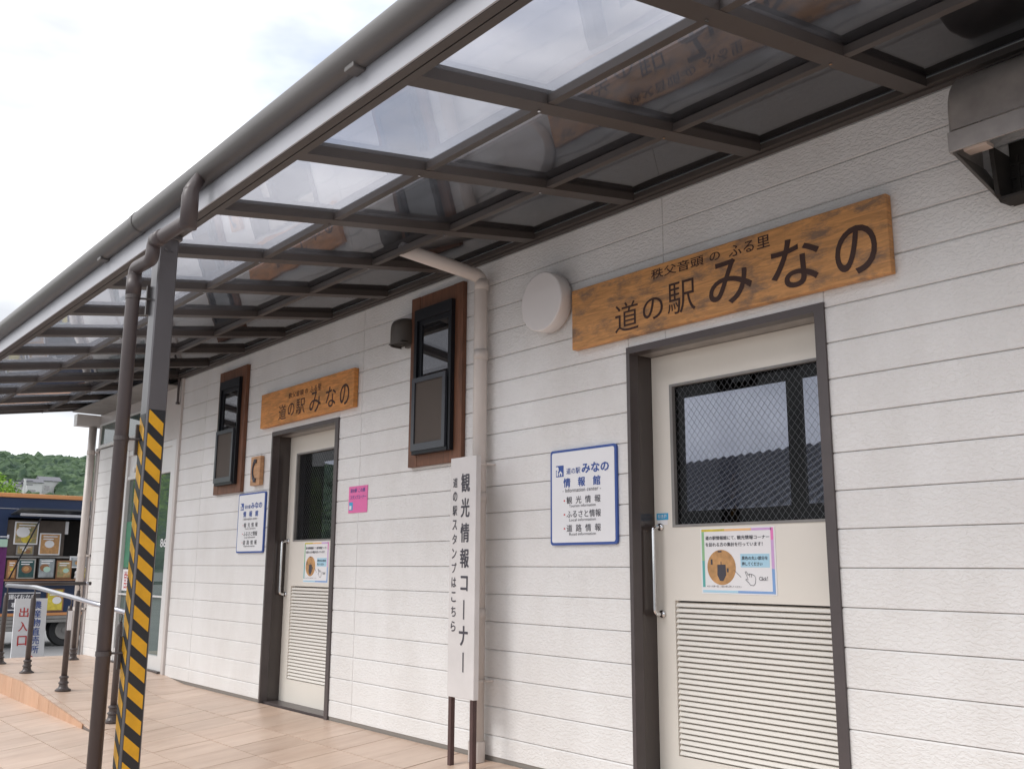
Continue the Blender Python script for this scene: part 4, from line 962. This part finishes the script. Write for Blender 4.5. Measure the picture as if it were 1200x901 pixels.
# ------------------------------------------------------------------ trees and far country
def leaf_crown(name, c, rad, n, size, m, parent, seed):
    rnd = random.Random(seed); bm = bmesh.new(); c = Vector(c)
    for k in range(n):
        d = Vector((rnd.gauss(0,1), rnd.gauss(0,1), rnd.gauss(0,1))).normalized()
        bump_ = 1 + .16*noise.noise(d*2.3 + Vector((seed,0,0)))
        r = rad*bump_*(rnd.uniform(.55, 1)**.5); p = c + Vector((d.x*r, d.y*r, d.z*r*.85))
        u = Vector((rnd.gauss(0,1), rnd.gauss(0,1), rnd.gauss(0,1))).normalized(); v_ = u.cross(d + Vector((.01,.02,.03))).normalized(); s = size*rnd.uniform(.6,1.3)
        q = [bm.verts.new(p + u*s), bm.verts.new(p + v_*s*.5), bm.verts.new(p - u*s), bm.verts.new(p - v_*s*.5)]; bm.faces.new(q)
    return obj(name, bm, m, parent)
t = thing('round_tree', 'clipped bright green round-crowned tree rising behind the food van', 'tree', (-26,1.0,-.27))
bm = bmesh.new(); tube(bm, [(-26,1.0,-.27), (-26.03,1.02,1.0), (-26,1.0,2.4)], [.14,.10,.06], 10)
for a in range(5): tube(bm, [(-26,1.0,1.3+.1*a), (-26+.7*math.cos(a*1.3),1.0+.7*math.sin(a*1.3),2.3)], [.05,.02], 6)
obj('trunk', bm, 'bark', t); leaf_crown('crown', (-26,1.05,2.2), 1.5, 10000, .055, 'bush_leaves', t, 3)

def hill_h(x, y):
    r = math.hypot(x, y); th = math.degrees(math.atan2(y, -x))
    if r < 215: return -.35
    k = min(1, (r-215)/165.0); k = k*k*(3-2*k)
    H_ = 33 + 3*noise.noise(Vector((th*.035, 1.7, 0))) + 2*math.sin(R(th*2.2)+.4) + 2*noise.noise(Vector((th*.2, 7, 0)))
    if th < -36: H_ *= max(.2, 1-(-36-th)/14)
    if r > 430: k *= max(.3, 1-(r-430)/500)
    return -.35 + H_*k + 1.5*noise.noise(Vector((x*.02, y*.02, 3)))*k
bm = bmesh.new(); na, nr = 120, 26; G = []
for i in range(na):
    th = 2*math.pi*i/na; row = []
    for j in range(nr):
        r = 210 + 400*(j/(nr-1))**1.3; x, y = r*math.cos(th), r*math.sin(th); row.append(bm.verts.new((x, y, hill_h(x, y))))
    G.append(row)
for i in range(na):
    for j in range(nr-1): bm.faces.new((G[i][j], G[i][j+1], G[(i+1)%na][j+1], G[(i+1)%na][j]))
bmesh.ops.recalc_face_normals(bm, faces=bm.faces[:])
o = obj('hills', bm, 'hill_ground', None, True); o['kind'] = 'structure'; o['label'] = 'low wooded hills round the village'
ico = bmesh.new(); bmesh.ops.create_icosphere(ico, subdivisions=2, radius=1); iv = [v_.co.copy() for v_ in ico.verts]; ic = [[v_.index for v_ in f.verts] for f in ico.faces]; ico.free()
rnd = random.Random(11); V = []; F = []
def crown(x, y, s, lump=.3):
    z = hill_h(x, y); b = len(V); sx, sz = s*rnd.uniform(.85,1.15), s*rnd.uniform(.8,1.25); sd_ = Vector((x*.7, y*.7, 0))
    for c in iv:
        k = 1 + lump*noise.noise(c*2.1+sd_) + lump*.6*noise.noise(c*5+sd_); V.append((x+c.x*sx*k, y+c.y*sx*k, z+s*.7+c.z*sz*k))
    F.extend([(a+b, q+b, w_+b) for a, q, w_ in ic])
for k in range(1500):
    th = math.radians(rnd.uniform(-42, -10)); r = rnd.uniform(230, 405); crown(-r*math.cos(th), r*math.sin(th), rnd.uniform(2.8, 4.8))
for k in range(2200):
    th = math.radians(rnd.uniform(20, 38)); r = rnd.uniform(228, 402); crown(-r*math.cos(th), r*math.sin(th), rnd.uniform(2.0, 4.2), .45)
for k in range(9500):
    th = math.radians(rnd.uniform(8, 18.5)); r = rnd.uniform(226, 402); x, y = -r*math.cos(th), r*math.sin(th)
    if 292 < r < 316 and 10.8 < math.degrees(th) < 14.0: continue
    crown(x, y, rnd.uniform(1.2, 2.9), .5)
me = bpy.data.meshes.new('forest'); me.from_pydata(V, [], F); me.materials.append(MATS['wood_leaves'])
fo = bpy.data.objects.new('forest', me); col.objects.link(fo); fo['kind'] = 'stuff'; fo['label'] = 'green broadleaf wood covering the low hills'

def house(x, y, w_, d, h, label):
    z = hill_h(x, y)-.5; t = thing('house', label, 'house', (x, y, z))
    obj('wall', bx(bmesh.new(), (x-d/2,y-w_/2,z), (x+d/2,y+w_/2,z+h)), 'far_white', t)
    bm = bmesh.new(); prism(bm, [(x-d/2-.5,z+h),(x+d/2+.5,z+h),(x,z+h+d*.24)], 'y', y-w_/2-.5, y+w_/2+.5); obj('roof', bm, 'far_roof', t)
    for k in range(int(w_//3)):
        yy = y-w_/2+1+3*k; box('window', (x+d/2,yy,z+h*.35), (x+d/2+.05,yy+1.3,z+h*.35+1.3), 'glass_dark', t)
def at(r, deg): return -r*math.cos(R(deg)), r*math.sin(R(deg))
# houses where the valley opens at the foot of the hill
import itertools
for (r, deg, w_, d, h, lab) in ((305, 11.5, 6, 6, 3.6, 'white dark-roofed house on the hill foot, left of the utility pole'),
                                (303, 12.55, 4, 5, 5.2, 'tall narrow white house just right of the utility pole'),
                                (309, 13.3, 5, 6, 4.2, 'pale house with a low dark roof, rightmost on the hill foot')):
    x, y = at(r, deg); house(x, y, w_, d, h, lab)
x, y = at(290, 12.15); z = hill_h(x, y)
t = thing('utility_pole', 'pale concrete utility pole before the houses on the hill', 'pole', (x, y, z))
bm = bmesh.new(); tube(bm, [(x,y,z-1), (x,y,z+9)], [.5,.35], 10); obj('pole', bm, 'far_white', t)
bm = bmesh.new()
for zz in (8.4, 7.4): bx(bm, (x-.15,y-2,z+zz), (x+.15,y+2,z+zz+.25))
obj('crossarm', bm, 'far_roof', t)
# hall with a standing-seam roof behind the building, seen through the near door's glass
t = thing('market_hall', 'low hall with a grey standing-seam metal roof seen through the glass of the near door', 'building', (-17,20,-.27))
o_ = Vector((-21.2,21.8,0)); ax = Vector((.976,-.217,0)).normalized(); nx = Vector((.217,.976,0)).normalized()  # nx points away from our building
def HP(s, n_, z): p = o_ + ax*s + nx*n_; return (p.x, p.y, z)
def quad(bm, P): bm.faces.new([bm.verts.new(p) for p in P])
bm = bmesh.new(); a, b = -16, 26
quad(bm, [HP(a,-3.6,2.55),HP(b,-3.6,2.55),HP(b,0,4.5),HP(a,0,4.5)]); quad(bm, [HP(a,0,4.5),HP(b,0,4.5),HP(b,3.6,2.55),HP(a,3.6,2.55)])
bmesh.ops.solidify(bm, geom=bm.faces[:], thickness=.12); roof = obj('roof', bm, 'roof_metal', t)
bm = bmesh.new(); s = a
while s < b:
    for sg_ in (-1, 1):
        A = [Vector(HP(s, sg_*3.6, 2.56)), Vector(HP(s+.05, sg_*3.6, 2.56)), Vector(HP(s+.05, 0, 4.51)), Vector(HP(s, 0, 4.51))]
        U = [p + Vector((0,0,.09)) for p in A]; va = [bm.verts.new(p) for p in A]; vu = [bm.verts.new(p) for p in U]; bm.faces.new(vu)
        for i in range(4): bm.faces.new((va[i], va[(i+1)%4], vu[(i+1)%4], vu[i]))
    s += .42
o = obj('seams', bm, 'far_roof', roof); o['kind'] = 'stuff'
bm = bmesh.new(); quad(bm, [HP(a+.6,-3.0,-.27),HP(b-.6,-3.0,-.27),HP(b-.6,-3.0,2.75),HP(a+.6,-3.0,2.75)]); quad(bm, [HP(a+.6,3.0,-.27),HP(b-.6,3.0,-.27),HP(b-.6,3.0,2.75),HP(a+.6,3.0,2.75)])
for q in (a+.6, b-.6): bm.faces.new([bm.verts.new(p) for p in (HP(q,-3.0,-.27),HP(q,3.0,-.27),HP(q,3.0,2.75),HP(q,0,4.4),HP(q,-3.0,2.75))])
obj('wall', bm, 'truck_inside', t)
# trees at the edge of the car park
for i, (x, y, r_, lab) in enumerate(((-40,-9,2.6,'leafy tree at the car park edge nearest the food van'), (-44,-17,3.2,'leafy tree in the middle of the car park edge'), (-38,-25,2.8,'leafy tree at the far end of the car park edge'))):
    t = thing('shade_tree', lab, 'tree', (x,y,-.27), 'trees along the car park edge')
    bm = bmesh.new(); tube(bm, [(x,y,-.27), (x+.1,y,1.8), (x,y+.1,3.2)], [.25,.18,.1], 8)
    for a_ in range(6): tube(bm, [(x,y,1.6+.2*a_), (x+r_*.6*math.cos(a_), y+r_*.6*math.sin(a_), 3.4)], [.08,.02], 6)
    obj('trunk', bm, 'bark', t); leaf_crown('crown', (x,y,3.6), r_, 5000, .13, 'bush_leaves', t, 20+i)

bpy.context.view_layer.update()
